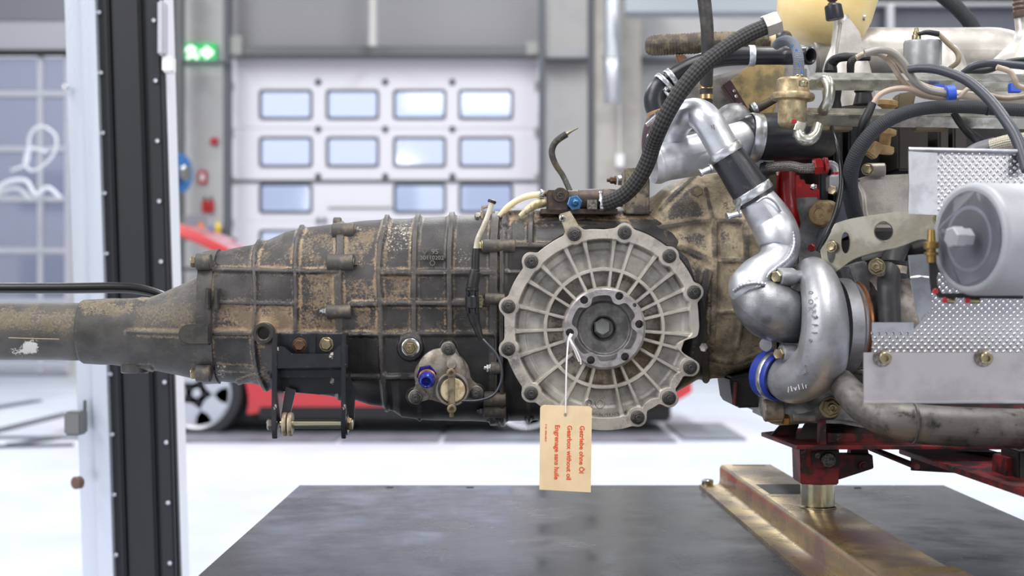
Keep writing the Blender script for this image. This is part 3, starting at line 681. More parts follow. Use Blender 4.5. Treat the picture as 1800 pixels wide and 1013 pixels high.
# --- tail housing and shaft tube
tl = Case([(126, 531, 634, 50, 2.05), (133, 527, 640, 55, 2.05), (180, 525, 642, 57, 2.05), (250, 523, 650, 58, 2.1), (300, 503, 660, 62, 2.2), (346, 480, 670, 68, 2.4)], 1.955)
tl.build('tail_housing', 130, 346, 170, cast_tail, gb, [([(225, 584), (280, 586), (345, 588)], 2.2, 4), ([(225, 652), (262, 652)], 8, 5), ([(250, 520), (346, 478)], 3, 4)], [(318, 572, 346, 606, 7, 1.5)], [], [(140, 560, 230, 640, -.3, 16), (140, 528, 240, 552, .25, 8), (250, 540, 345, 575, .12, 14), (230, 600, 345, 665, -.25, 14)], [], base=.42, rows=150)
lathe('drain_boss', (237, 654, 1.95), (0, 0, -1), [(24, -14), (24, 0), (22, 2), (0, 2)], cast_tail, gb, seg=24)
prism('d_shaped_lug', [(368, 570), (334, 570)]+[(331+18*math.cos(math.radians(a)), 588.5-18*math.sin(math.radians(a))) for a in range(100, 261, 16)]+[(334, 607), (368, 607)], 1.872, .02, M('lug_dark', (62, 60, 56), .55, .2, (48, 46, 44), 60, bump=.3), gb, bev=.002)
for x in (364, 380): prism('guide_lug', rrect(x-4, 506, x+4, 544, 3), 1.885, .02, M('lug_dark'), gb, bev=.0015)
shaft = T('shaft_tube', 'thick dust coated steel shaft tube running out at the left edge', 'tube', (60, 583, 1.955))
sh = Case([(-140, 533, 632, 49, 2.0), (130, 533, 634, 50, 2.0)], 1.955)
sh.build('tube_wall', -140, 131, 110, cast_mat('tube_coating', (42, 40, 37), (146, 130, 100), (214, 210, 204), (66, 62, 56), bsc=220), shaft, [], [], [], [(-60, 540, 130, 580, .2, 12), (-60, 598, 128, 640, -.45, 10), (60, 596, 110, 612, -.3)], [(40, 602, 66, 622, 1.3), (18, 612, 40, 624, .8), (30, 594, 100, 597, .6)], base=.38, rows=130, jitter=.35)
tube('bare_wire_end', [(15, 594, 1.888, .9), (60, 595.5, 1.886, .9), (104, 596.5, 1.888, .9)], M('tan_streak', (150, 132, 104), .7), shaft, res=3, seg=6)
rod = tube('black_rod', [(-60, 507, 2.06, 9.5), (100, 507, 2.06, 9.5), (200, 506, 2.06, 9.5), (240, 508, 2.06, 9), (275, 516, 2.06, 8), (310, 530, 2.06, 7)], blackgl, None, seg=24)
setprops(rod, 'glossy black rod running above the shaft tube to the gearbox', 'rod')
# --- bell housing
bl = Case([(1090, 372, 700, 110, 2.8), (1120, 366, 700, 116, 2.6), (1160, 345, 690, 124, 2.4), (1200, 322, 672, 130, 2.3), (1235, 310, 668, 132, 2.3), (1290, 306, 664, 134, 2.3), (1318, 306, 655, 134, 2.3), (1345, 310, 645, 130, 2.3), (1348, 312, 640, 128, 2.3)], 1.975)
RB = []
rb_ = lambda pl, w=3, h=8: RB.append((pl, w, h))
rb_([(1110, 405), (1160, 402), (1252, 390), (1330, 392)], 3.6); rb_([(1255, 390), (1256, 480), (1252, 600)], 5, 9); rb_([(1241, 335), (1246, 360), (1253, 390)], 3); rb_([(1258, 458), (1310, 458)], 4); rb_([(1310, 392), (1312, 480), (1310, 560)], 5)
rb_([(1196, 436), (1225, 448), (1254, 460)], 5); rb_([(1258, 548), (1310, 549)], 3.6); rb_([(1306, 555), (1302, 585), (1296, 612)], 2.5, 5); rb_([(1236, 628), (1290, 636), (1340, 618)], 3, 6)
rb_([(1162, 372), (1190, 345), (1222, 312)], 3, 6); rb_([(1245, 480), (1232, 540), (1236, 600), (1240, 660)], 7, 12); rb_([(1170, 410), (1172, 440)], 3, 7)
bl.build('bell_housing', 1092, 1347, 190, cast_bell, gb, RB, [(1164, 330, 1230, 385, 5, 14), (1262, 396, 1304, 452, -4, 3), (1262, 464, 1304, 543, -4, 3)], [(1228, 338, 11, 4, 2)],
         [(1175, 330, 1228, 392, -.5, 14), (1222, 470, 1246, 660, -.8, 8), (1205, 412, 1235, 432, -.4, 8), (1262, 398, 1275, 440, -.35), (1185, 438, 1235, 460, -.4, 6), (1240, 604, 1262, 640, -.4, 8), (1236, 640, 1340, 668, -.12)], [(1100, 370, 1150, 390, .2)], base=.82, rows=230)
prism('bell_upright_plate', [(1098, 296), (1142, 294), (1142, 376), (1098, 376)], 1.90, .07, M('bell_plate', (150, 138, 116), .7, .1, (92, 86, 78), 60, .4, .6, c3=(60, 58, 54), n3=160, bump=.4), gb, bev=.0015)
sx = bolt(1226, 338, 1.853, 12, brass, gb, d=(0, -1, .15), style='head')
bolt(1240, 611, 1.85, 11, steel, gb, d=(-.8, -1, .0), style='head'); bolt(1083, 317, 1.90, 8, rust, gb, d=(-1, -.1, 0), style='nut', lz=1.6); cyl('spacer', (1093, 317, 1.90), (-1, 0, 0), 9, 7, zinc, gb)
# --- lugs along the casing joints (axis along x)
lug_m = M('lug_cast', (74, 71, 68), .55, .1, (112, 100, 84), 60, .5, .7, bump=.4, bsc=400)
def lug(x0, x1, y, r, off=0., bolt_side=1, bm_=steel, br=9.5, D=None):
    Dd = (D or case.surf((x0+x1)/2, y))-off
    o = lathe('bolt_lug', (x0, y, Dd), (1, 0, 0), [(r*.8, 0), (r, 1.5), (r, x1-x0-1.5), (r*.8, x1-x0)], lug_m, gb, seg=26)
    if bolt_side: bolt(x1 if bolt_side > 0 else x0, y, Dd, br, bm_, gb, d=(bolt_side, -.12, 0), style='nut')
    return o
lug(575, 622, 462, 15); lug(584, 624, 406, 14, .002); lug(586, 600, 392, 10, .0, 0); lug(574, 618, 548, 12.5, .001, -1, zinc)
lug(848, 906, 433, 12, .004, -1, brass, 10); lug(846, 870, 380, 10, .0, -1, steel, 9); lug(852, 888, 526, 11, .002, 0); lug(862, 884, 647, 11, .004, -1, zinc, 9)
lug(850, 890, 701, 13, .004, 0); lug(850, 890, 722, 13, .004, -1, steeldk, 9); bolt(850, 701, case.surf(860, 701)-.004, 8, steeldk, gb, d=(-1, 0, 0), style='head')
box('square_nut', 840, 519, 848, 541, case.surf(845, 530)-.008, .012, brass, gb)
for y in (460, 657): bolt(345, y, 1.905, 13.5, brass, gb, d=(-1, -.15, 0), style='head')
for y in (460, 657): cyl('plate_boss', (345, y, 1.905), (1, 0, 0), 15, 26, lug_m, gb)
# threaded hole, stud
D_ = case.surf(464, 586)-.012
lathe('threaded_bush', (464, 586, D_), (0, -1, 0), [(19, -12), (19, 5), (17.5, 7), (13, 7), (12, 5.5), (11, 5), (11.5, 3), (10.5, 2), (11, 0), (10, -2), (10.5, -9), (0, -10)], M('bush_dark', (66, 62, 58), .45, .5, bump=.2), gb, seg=36)
D_ = case.surf(722, 611)-.0085
lathe('stud_washer', (722, 611, D_), (0, -1, 0), [(16, 0), (16, 3), (14.5, 4), (7, 4)], zinc, gb, seg=32); bolt(721, 612, D_-.003, 13, brass, gb, style='nut', lz=1.25)
# cast lettering
cl = M('cast_letter', (98, 93, 88), .5, .1)
def on_case(px_, py_, off=.0012):
    D = case.surf(px_, py_); a = P(px_, py_-6, case.surf(px_, py_-6)); b = P(px_, py_+6, case.surf(px_, py_+6)); return D-off*1., (a-b).normalized()
d_, up = on_case(761, 447, .004)
text('cast_lettering', '95', (758, 447, d_), 13, cl, gb, up=up, ext=.0008, bold=.0001)
d_, up = on_case(761, 457, .004); text('cast_lettering', '30110202', (738, 457, d_), 10.6, cl, gb, up=up, ext=.0008, bold=.0001)
d_, up = on_case(748, 444, .004)
prism('cast_triangle', [(739, 436), (754, 436), (746.5, 448)], d_, .001, cl, gb, holes=[[(742.5, 438), (750.5, 438), (746.5, 444.5)]], bev=0)
lathe('cast_ring_mark', (760, 462.5, on_case(760, 462.5, .004)[0]), (0, -1, .1), [(4.8, 0), (4.8, 1), (3.4, 1), (3.4, 0)], cl, gb, seg=20, close=False)
# ================================================================ round side cover
def polar(name, cx, cy, D, nt_, nr, rin, rout, hf, mat, parent, skirt=14, attrs=None, floor=False):
    th = np.linspace(0, 2*math.pi, nt_, endpoint=False); ro = rout(th); ri = rin(th) if callable(rin) else np.full(nt_, float(rin))
    t = np.linspace(0, 1, nr)[None, :]; Rr = ri[:, None]+(ro-ri)[:, None]*t; TH = np.repeat(th[:, None], nr, 1)
    PX = cx+Rr*np.cos(TH); PY = cy+Rr*np.sin(TH); H, extra = hf(PX, PY, Rr, TH, ro[:, None]); k = D/F
    H = H.copy()
    def pos(X_, Y_, h): return np.stack([(X_-900)*k, D-h*k, CZ-(Y_-HY)*k], -1)
    V = pos(PX, PY, H)
    e = H[:, -1:]; V = np.concatenate([V, pos(PX[:, -1:]+.8*np.cos(TH[:, -1:]), PY[:, -1:]+.8*np.sin(TH[:, -1:]), e-1), pos(PX[:, -1:]+.8*np.cos(TH[:, -1:]), PY[:, -1:]+.8*np.sin(TH[:, -1:]), e*0-skirt)], 1)
    if not floor: V = np.concatenate([pos(PX[:, :1], PY[:, :1], H[:, :1]*0-skirt), V], 1)
    m = V.shape[1]; I = np.arange(nt_*m).reshape(nt_, m); a = I; b = np.roll(I, -1, 0)
    Fq = np.stack([a[:, :-1], a[:, 1:], b[:, 1:], b[:, :-1]], -1).reshape(-1, 4)
    at = {}
    for kx, vx in extra.items():
        z = np.concatenate([vx, vx[:, -1:], vx[:, -1:]], 1)
        if not floor: z = np.concatenate([vx[:, :1], z], 1)
        at[kx] = z
    return mk(name, V.reshape(-1, 3), Fq, mat, parent, smooth=50, attrs=at)
cx0, cy0 = 1062.7, 577.6; DCV = 1.842
bolts_cv = [(1009.7, 411.8), (1098, 409), (1176.7, 450.3), (1220, 514), (1213, 646), (1176, 700), (1120.7, 734), (933.4, 691.5), (893.6, 613.6), (893.6, 539), (934, 460)]
# outline radius by angle clockwise from the top
oa = np.array([0, 8, 17, 25, 38, 50, 60, 68, 76, 84, 90, 96, 97.5, 107, 109, 118, 128, 137, 148, 156, 159, 170, 184, 196, 212, 228, 243, 258, 270, 283, 297, 312, 326, 340, 350, 360.])
orr = np.array([173, 178, 181, 181, 180, 179, 177, 174, 168, 166, 166, 163, 141, 139, 156, 161, 163, 164, 163, 163, 177, 179, 179, 177, 177, 177, 177, 178, 175, 178, 178, 177, 177, 178, 176, 173.])
def rout_cv(th):
    ang = (np.degrees(th)+90) % 360; r = np.interp(ang, oa, orr)
    r = np.convolve(np.concatenate([r[-6:], r, r[:6]]), np.ones(13)/13, 'same')[6:-6]
    best = r.copy()
    for bx, by in bolts_cv:
        dx, dy = bx-cx0, by-cy0; c, s_ = np.cos(th), np.sin(th); pr = dx*c+dy*s_; q = dx*dx+dy*dy-pr*pr; lr = 16.5
        ok = (q < lr*lr) & (pr > 0); rr = np.where(ok, pr+np.sqrt(np.maximum(lr*lr-q, 0)), 0)
        # fillet: soft maximum
        best = np.maximum(best, rr)
    kk = 9; pad = np.concatenate([best[-kk:], best, best[:kk]]); w = np.hanning(2*kk+1); w /= w.sum()
    return np.convolve(pad, w, 'same')[kk:-kk]
spk = [334, 347, 6.5, 18, 35.3, 50.8, 64, 77, 94.5, 105.5, 120, 138, 156, 168.5, 194, 208.5, 231, 252, 268, 284.5, 302, 315]
def hf_cv(PX, PY, R_, TH, RO):
    ang = (np.degrees(TH)+90) % 360
    H = np.where(R_ > 104, -17., -23.)+np.clip((R_-104)*.02, 0, 1.5)
    # terrace near the rim in the wide pockets
    H = H+4.5*sstep(R_, 136, 142)*(1-sstep(R_, 150, 156))*.7
    top = -20*np.ones(H.shape)
    rimr = np.minimum(RO-15, 157); rimr = np.where((ang > 92) & (ang < 110), RO-6, rimr); rimr = np.where((ang > 100) & (ang < 158), np.minimum(rimr, RO-10), rimr)
    kk = 25; r1 = rimr[:, 0]; pad = np.concatenate([r1[-kk:], r1, r1[:kk]]); w = np.hanning(2*kk+1); w /= w.sum(); rimr = np.convolve(pad, w, 'same')[kk:-kk][:, None]
    f = sstep(R_, rimr-2.5, rimr+1.5)
    for bx, by in bolts_cv:
        d = np.hypot(PX-bx, PY-by); f = np.maximum(f, 1-sstep(d, 18, 21.5))
    f_r = f.copy()
    hh = f*0
    for a in spk:
        da = np.radians(((ang-a+180) % 360)-180); d = np.abs(R_*np.sin(da)); d = np.where(np.abs(da) < 1.2, d, 99)
        wd = 2.5+1.2*sstep(R_, 130, 160); hh = np.maximum(hh, 1-sstep(d, wd-.6, wd+2.6))
    mid = 1-sstep(np.abs(R_-104), 2.6, 5.4); inn = 1-sstep(R_, 72, 76)
    sp = np.maximum(np.maximum(hh*sstep(-R_, -rimr-4, -rimr+4)*0+hh, mid), inn)
    hs = H*(1-sp)+(-3.0)*sp
    Hh = hs*(1-f)+0*f
    # small step where the machined rim ends
    dust = .25+.35*(1-np.maximum(f, sp))*(np.where(R_ < 104, 1, .25))
    low = .35*((ang > 95) & (ang < 200))*(R_ < 104)
    foot = np.exp(-((R_-108)/3)**2)*.5
    # cast marks
    for mx, my in ((1035, 710), (1055.5, 710.5)):
        d = np.hypot(PX-mx, PY-my); Hh = Hh+3*(1-sstep(np.abs(d-7), .8, 1.8))
    return Hh, {'dust': dust-.16+low, 'foot': foot, 'rib': np.maximum(f_r, sp*.7), 'pale': f*.45+sp*.15+.1*(R_>136)}
cast_cover = cast_mat('cast_cover', (114, 111, 106), (150, 132, 104), (176, 170, 162), (198, 190, 180), metal=.3, rough=.48, bsc=380)
cover_rim = None
cv = polar('side_cover', cx0, cy0, DCV, 1500, 132, 68, rout_cv, hf_cv, cast_cover, gb, skirt=24)
def hf_ring(PX, PY, R_, TH, RO):
    H = np.zeros(R_.shape)
    for a, b in hub_holes:
        d = np.hypot(PX-cx0-a, PY-cy0-b); H = H-26*(1-sstep(d, 6.0, 7.0))
    for a, b in ((53, -41), (-54, 42)):
        d = np.hypot(PX-cx0-a, PY-cy0-b); H = H-14*(1-sstep(d, 2.6, 3.4))
    H = H-sstep(R_, 68.5, 70.6)*2.5
    return H, {'dust': R_*0, 'foot': R_*0, 'rib': R_*0, 'pale': R_*0}
hub_holes = [(-36, -50), (26, -57), (61, -7.5), (36, 50), (-24, 56), (-61, 7.5)]
def rin_ring(th):
    r = np.full(th.shape, 58.5)
    for a, b in hub_holes:
        ba = math.atan2(b, a); da = (th-ba+np.pi) % (2*np.pi)-np.pi; r = r-11*np.exp(-(da/.20)**4)
    kk = 10; pad = np.concatenate([r[-kk:], r, r[:kk]]); w = np.hanning(2*kk+1); w /= w.sum(); return np.convolve(pad, w, 'same')[kk:-kk]
machined = M('machined_flange', (182, 176, 176), .36, .7, (150, 144, 144), 90, .4, .65, bump=.08, bsc=500)
polar('drive_flange', cx0, cy0, DCV-7*DCV/F, 900, 40, rin_ring, lambda th: np.full(th.shape, 71.), hf_ring, machined, gb, skirt=24)
cup_m = M('flange_cup', (122, 120, 118), .42, .6, (96, 95, 94), 60, .4, .6, bump=.15)
def hf_cup(PX, PY, R_, TH, RO):
    H = -14-6*(1-sstep(R_, 44, 50))-2*(1-sstep(R_, 18, 34))+5*np.exp(-((R_-20.5)/1.4)**2)-5*(1-sstep(R_, 17, 20)); return H, {}
polar('flange_cup', cx0, cy0, DCV, 240, 60, .5, lambda th: np.full(th.shape, 66.), hf_cup, cup_m, gb, skirt=20, floor=True)
bolt(1058, 575, DCV+.0165, 20, M('hub_bolt', (120, 124, 120), .4, .8, bump=.2), gb, style='head', name='hub_bolt', lz=1.1)
for x, y in bolts_cv: bolt(x, y, DCV-.0002, 11.8, steeldk, gb, style='fnut', name='cover_nut', lz=1.1)
text('cast_lettering', '018109636', (1086, 727, DCV+.0055), 9, M('cover_letter', (160, 158, 154), .4, .5), gb, right=(-1, 0, .12), up=(-.12, 0, -1), ext=.0008, bold=.00012)
lathe('flange_shadow_gap', (1066, 566, DCV+.019), (0, -1, 0), [(166, 0), (172, 0), (172, 3), (166, 3)], M('shadow_gap_black', (22, 20, 20), .6), gb, seg=64, close=False)  # black ring standing in for the shade in the gap behind the cover
# tab bracket on the cover
tab_m = M('bracket_zinc', (196, 186, 164), .42, .6, (168, 156, 132), 80, .4, .6, bump=.1)
tab = prism('cable_tab', [(985, 376), (1002, 371), (1012, 387), (1016, 395), (1026, 414), (1019, 425), (1005, 428), (994, 410), (989, 394), (982, 380)], DCV-.001, .002, tab_m, gb, holes=[circ(988.5, 384.5, 2.2, 12)], bev=.0004)
lathe('tab_eyelet', (988.5, 384.5, DCV-.001), (0, -1, 0), [(5.5, 0), (5.5, 1.5), (4.5, 2.2), (2.3, 2.2), (2.3, 0)], zinc, gb, seg=20, close=False)
bolt(1009.7, 411.8, DCV-.0015, 12, steeldk, gb, style='fnut', name='cover_nut')
# ================================================================ black bracket under the casing
bk = T('support_bracket', 'black painted steel bracket with chipped edges and cross bolt below the casing', 'bracket', (546, 760, 1.85))
bpaint = M('bracket_black', (30, 31, 36), .3, .2, (38, 38, 42), 40, c3=(198, 188, 178), n3=60, l3=.635, h3=.65, coat=.25)
DBk = 1.845
prism('back_plate', rect(492, 588, 602, 664), DBk+.012, .006, bpaint, bk, bev=.0006)
prism('cross_plate', [(482, 609), (498, 609), (513, 622), (582, 622), (596, 607), (611, 605), (611, 646), (482, 648)], DBk-.012, .005, bpaint, bk, bev=.0008)
prism('cross_flange', [(482, 644, DBk-.010), (611, 642, DBk-.010), (603, 650, DBk+.03), (492, 652, DBk+.03)], DBk, .003, bpaint, bk, bev=.0005, axis=(0, 0, -1))
prism('lower_plate', [(494, 650), (604, 650), (600, 692), (560, 694), (496, 688)], DBk+.03, .006, M('bracket_black'), bk, bev=.0008)
def upright(x, w, flip):
    V = [(586, -.008), (586, .02), (650, .06), (680, .05), (744, .02), (770, .008), (770, -.012), (744, -.018), (650, -.014), (612, -.014)]
    bm = bmesh.new(); vs_ = [bm.verts.new(P(x, y, DBk)+Vector((0, dd, 0))) for y, dd in V]; bm.faces.new(vs_)
    r = bmesh.ops.extrude_face_region(bm, geom=list(bm.faces)); bmesh.ops.translate(bm, vec=(w*DBk/F, 0, 0), verts=[g for g in r['geom'] if isinstance(g, bmesh.types.BMVert)])
    bmesh.ops.bevel(bm, geom=list(bm.edges), offset=.0007, segments=2, affect='EDGES', clamp_overlap=True)
    return frombm('upright', bm, bpaint, bk)
upright(481, 9, 0); upright(602, 8, 1)
prism('gusset', [(502, 680), (520, 686), (506, 745), (492, 745)], DBk+.012, .004, M('gusset_grey', (74, 72, 76), .35, .4), bk, bev=.0006)
prism('gusset', [(612, 650), (624, 690), (622, 744), (612, 744)], DBk+.022, .004, bpaint, bk, bev=.0006)
for x, y in ((527, 607), (574, 606)): bolt(x, y, DBk+.013, 13, rust if x < 550 else brass, bk, style='bolt', name='hex_bolt')
for x in (549, ): prism('rib_plate', rect(543, 590, 555, 640), DBk+.006, .006, bpaint, bk, bev=.0006)
cyl('cross_pin', (492, 746, DBk), (1, 0, 0), 7.5, 122, M('pin_zinc', (210, 205, 176), .22, 1), bk, seg=24)
for x in (497, 507): lathe('washer', (x, 746, DBk), (1, 0, 0), [(8, 0), (20, 0), (21, 1.5), (21, 6), (20, 7.5), (8, 7.5)], M('washer_dirty', (170, 154, 132), .5, .5, (130, 116, 96), 90), bk, seg=32)
bolt(481, 746, DBk, 14, steel, bk, d=(-1, -.05, 0), style='head', name='hex_bolt', lz=1.1); bolt(610, 746, DBk, 14, brass, bk, d=(1, -.1, 0), style='bolt', name='hex_bolt')
cyl('end_washer', (603, 746, DBk), (1, 0, 0), 19, 9, bpaint, bk)
# ================================================================ sensor housing with blue fitting
DS = case.surf(780, 660)-.016
sh_m = M('sensor_casting', (142, 136, 128), .45, .5, (112, 104, 94), 80, .4, .62, c3=(150, 118, 84), n3=70, l3=.6, h3=.72, bump=.3, bsc=400)
pump = T('sensor_housing', 'small cast housing with three bolts and cream plug on the casing', 'housing', (783, 660, DS))
po = []
lobes = [(788, 614, 14), (731, 698, 14), (837, 691, 14)]
def hull_radius(th, c, shapes):
    best = 0
    for x, y, r in shapes:
        dx, dy = x-c[0], y-c[1]; pr = dx*math.cos(th)+dy*math.sin(th); q = dx*dx+dy*dy-pr*pr
        if q < r*r: best = max(best, pr+math.sqrt(r*r-q))
    return best
shp = lobes+[(780, 662, 46), (796, 680, 34), (762, 660, 34)]
c_ = (782, 664); rr_ = [hull_radius(2*math.pi*i/90, c_, shp) for i in range(90)]
rr_ = [sum(rr_[(i+j) % 90] for j in (-2, -1, 0, 1, 2))/5 for i in range(90)]
prism('housing_body', [(c_[0]+r*math.cos(2*math.pi*i/90), c_[1]+r*math.sin(2*math.pi*i/90)) for i, r in enumerate(rr_)], DS+.003, .026, sh_m, pump, bev=.003)
lathe('housing_dome', (776, 656, DS+.003), (0, -1, 0), [(44, -2), (43, 3), (36, 9), (24, 12), (0, 13)], sh_m, pump, seg=40)
for x, y, r in lobes:
    cyl('bolt_boss', (x, y, DS+.004), (0, -1, 0), r-1, 7, sh_m, pump); bolt(x, y+1, DS-.0018, 11, steeldk, pump, style='fnut', name='housing_nut')
lathe('plug_seat', (795, 685, DS-.0095), (0, -1, 0), [(30, -14), (30, 1), (28.5, 3), (26, 3), (25, 1), (25, -6), (0, -6)], sh_m, pump, seg=40)
lathe('cream_plug', (796, 686, DS-.0085), (0, -1, 0), [(22, -2), (22, 2), (20, 4), (0, 4.5)], M('cream_plastic', (206, 190, 156), .5, 0, (170, 150, 116), 120), pump, seg=32)
bar_m = M('bar_metal', (138, 126, 102), .5, .5, (104, 92, 72), 90)
prism('retaining_bar', [(787, 660), (800, 660), (800, 712), (788, 712)], DS-.017, .003, bar_m, pump, bev=.0006)
cyl('bar_boss', (794, 642, DS-.010), (0, -1, .25), 9, 8, sh_m, pump)
for x, y in ((793, 656), (794, 719)): lathe('bar_screw', (x, y, DS-.0165), (0, -1, 0), [(8, -12), (8, 3), (6.5, 4), (3.6, 4), (3.4, 1), (0, 1)], bar_m, pump, seg=20)
cyl('screw_tip', (794, 727, DS-.006), (0, 0, -1), 4, 7, bar_m, pump, seg=12)
fit = lathe('blue_fitting', (750, 658, DS-.002), (.05, -1, -.16), [(18, 0), (18, 7), (16, 9)], M('anodised_blue', (44, 48, 130), .25, .8), pump, seg=6)
lathe('fitting_ring', (751, 664, DS-.0075), (.05, -1, -.16), [(15.5, 0), (15.5, 3), (14, 4)], M('copper_ring', (176, 120, 84), .3, .9), fit, seg=28)
lathe('fitting_nose', (751, 666, DS-.010), (-.05, -1, -.3), [(14.5, 0), (15, 8), (11.5, 16), (9, 17), (7.5, 15), (7, 4), (0, 4)], M('anodised_blue_bright', (62, 74, 170), .25, .7), fit, seg=28)
text('cast_lettering', '01131901', (742, 694, DS+.002), 9, sh_m, pump, right=(1, 0, -.45), up=(.45, 0, 1), ext=.001, bold=.0001)
# ================================================================ sensor cable with connector
cb = T('sensor_cable', 'thin sensor cable with black connector running down the casing', 'cable', (834, 560, 1.84))
Dc = 1.842
tube('lower_wire', [(812, 705, Dc-.006, 2.4), (842, 704, Dc-.012, 2.4), (868, 694, Dc-.014, 2.4), (881, 670, Dc-.014, 2.4), (881, 645, Dc-.014, 2.4), (872, 622, Dc-.012, 2.4), (856, 604, Dc-.008, 2.4), (846, 594, Dc-.004, 2.6)], M('wire_slate', (46, 48, 58), .4), cb, seg=10)
tube('boot', [(847, 598, Dc-.004, 4.5), (842, 586, Dc-.004, 6.5), (838, 574, Dc-.004, 7.5), (835, 566, Dc-.004, 9), (832, 552, Dc-.004, 11), (830, 544, Dc-.004, 11)], black, cb)
lathe('connector', (830, 546, Dc-.004), (0, 0, 1), [(11.5, 0), (11.5, 3), (12.5, 4), (12.5, 24), (11, 26), (11, 34), (12, 35), (12, 39), (9, 41)], M('connector_black', (24, 24, 27), .4), cb, seg=20)
for x in (822, 838): box('clip_tooth', x-2, 540, x+2, 552, Dc-.014, .004, M('connector_black'), cb); box('clip_tooth', x-2, 512, x+2, 520, Dc-.014, .004, M('connector_black'), cb)
tube('upper_sleeve', [(830, 506, Dc-.004, 10.5), (832, 494, Dc-.004, 10.5), (835, 478, Dc-.004, 9.2), (835.5, 476, Dc-.004, 7.2), (836, 455, Dc-.004, 7), (837, 437, Dc-.004, 6.2)], black, cb)
tube('white_sleeve', [(836, 440, Dc-.004, 4.6), (840, 420, Dc-.006, 4.6), (850, 398, Dc-.01, 4.6), (858, 378, Dc-.012, 4.6), (865, 356, Dc-.014, 4.8), (866, 352, Dc-.014, 4.6)], M('sleeve_ivory', (214, 208, 192), .5, 0, (190, 182, 160), 80), cb, seg=14)
cyl('tie_ring', (864, 357, Dc-.013), (.35, 0, 1), 7.5, 5, black, cb); prism('holder_bracket', [(846, 362), (862, 360), (862, 364), (850, 366), (849, 384), (845, 384)], Dc+.004, .012, tab_m, cb, bev=.0004)
bolt(842, 381, Dc+.008, 9, steel, cb, d=(-1, -.1, 0), style='head', name='holder_bolt')
# ================================================================ slave cylinder on top
sc = T('slave_cylinder', 'rusty brown hydraulic cylinder with blue fitting on top of the gearbox', 'hydraulic cylinder', (1020, 372, 1.9))
scm = M('cylinder_rust', (60, 51, 47), .5, .3, (84, 68, 56), 90, .42, .62, c3=(46, 38, 36), n3=60, bump=.4, bsc=500)
Dq = 1.885
lathe('cylinder_barrel', (986, 352, Dq), (1, 0, .02), [(10, 0), (14, 2), (17, 8), (17, 30), (18.5, 32), (18.5, 80), (17, 96), (14, 100), (14, 108)], scm, sc, seg=30)
prism('cylinder_head', rrect(961, 334, 1000, 372, 5), Dq-.016, .034, scm, sc, bev=.002)
cyl('head_boss', (985, 343, Dq-.015), (0, -1, 0), 13, 6, scm, sc); lathe('head_screw', (985, 343, Dq-.019), (0, -1, 0), [(6, 0), (6, 4), (3.4, 4), (3, 1), (0, 1)], steeldk, sc, seg=16)
text('cast_lettering', 'GIRLING', (1034, 336, Dq-.006), 7, scm, sc, ext=.0008) if False else None
fb = lathe('blue_fitting', (1010, 357, Dq-.017), (0, -1, 0), [(13.5, 0), (13.5, 6), (12, 7)], M('anodised_light_blue', (74, 120, 164), .3, .7), sc, seg=6)
lathe('fitting_nipple', (1010.5, 357, Dq-.021), (0, -1, 0), [(7.5, 0), (7, 5), (4, 12), (2.6, 13), (2.4, 10), (0, 10)], M('anodised_light_blue'), fb, seg=20)
box('mount_foot', 950, 367, 1086, 376, Dq-.012, .05, scm, sc); box('union_block', 1032, 351, 1050, 368, Dq-.02, .02, steel, sc)
for i in range(6): box('cast_dash', 1036+i*4.6, 334.5, 1039.5+i*4.6, 336.5, Dq-.006, .004, scm, sc)
# tubes to the left of it
ct = T('clear_fluid_tube', 'clear yellowish fluid tube curving to the slave cylinder', 'hose', (910, 355, 1.9))
tube('tube_wall', [(876, 384, 1.91, 5.5), (892, 365, 1.90, 5.5), (912, 351, 1.895, 5.5), (932, 344, 1.89, 5.5), (958, 341, 1.885, 5.5)], M('clear_tube', (226, 220, 180), .25, 0, sss=.3), ct)
clamp(952, 341.5, 1.885, 1, 0, 0, 6, 8, zinc, ct); cyl('nipple', (956, 341, 1.885), (1, 0, 0), 5, 8, rust, ct)
tube('cream_boot', [(914, 380, 1.89, 4), (926, 370, 1.888, 6), (940, 361, 1.886, 8), (952, 357, 1.886, 8), (964, 356, 1.886, 6)], M('boot_cream', (206, 196, 160), .5, 0, (150, 134, 96), 90), ct)
cs = T('cut_cable_stub', 'short stiff black cable stub with bare metal tip pointing up', 'cable', (990, 300, 1.96))
tube('cable_sheath', [(1002, 336, 1.95, 5), (990, 310, 1.96, 5), (976, 288, 1.96, 5.4), (970, 268, 1.96, 5.6), (975, 252, 1.96, 5.8), (986, 242, 1.96, 6), (996, 236, 1.96, 6)], M('sheath_dusty', (50, 48, 46), .6, 0, (86, 78, 62), 120, .48, .6), cs)
tube('bare_tip', [(992, 238, 1.96, 5.5), (1000, 233, 1.96, 3), (1010, 228, 1.96, 1.8), (1016, 225, 1.96, 1.4)], M('tip_metal', (150, 140, 120), .4, .7), cs, seg=10)
# ================================================================ hang tag
DT = 1.812
tag = T('hang_tag', 'cream paper tag with orange lettering hanging on a string', 'tag', (995, 790, DT))
paper = M('tag_paper', (238, 212, 172), .75, 0, (232, 204, 164), 30, bump=.05, bsc=600)
tp = rrect(951, 713, 1041, 863, 4, 3)
tp = [(953, 713), (957, 712), (1036, 714.5), (1040.5, 718), (1038.5, 866), (948, 861), (949.5, 717)]
prism('paper_card', tp, DT, .0006, paper, tag, holes=[circ(994, 730, 3.0, 16)], bev=0)
ora = M('tag_orange_print', (226, 84, 40), .7)
dn = Vector((.012, 0, -1)); rt_ = Vector((1, 0, .012))
dn2 = Vector((-.018, 0, -1)).normalized(); up2 = Vector((1, 0, -.018))
def tagtext(s, x, y, size, sp=1., bold=.00006): text('printed_line', s, (x, y, DT-.0002), size, ora, tag, right=dn2, up=up2, ext=.00005, bold=bold, sp=sp)
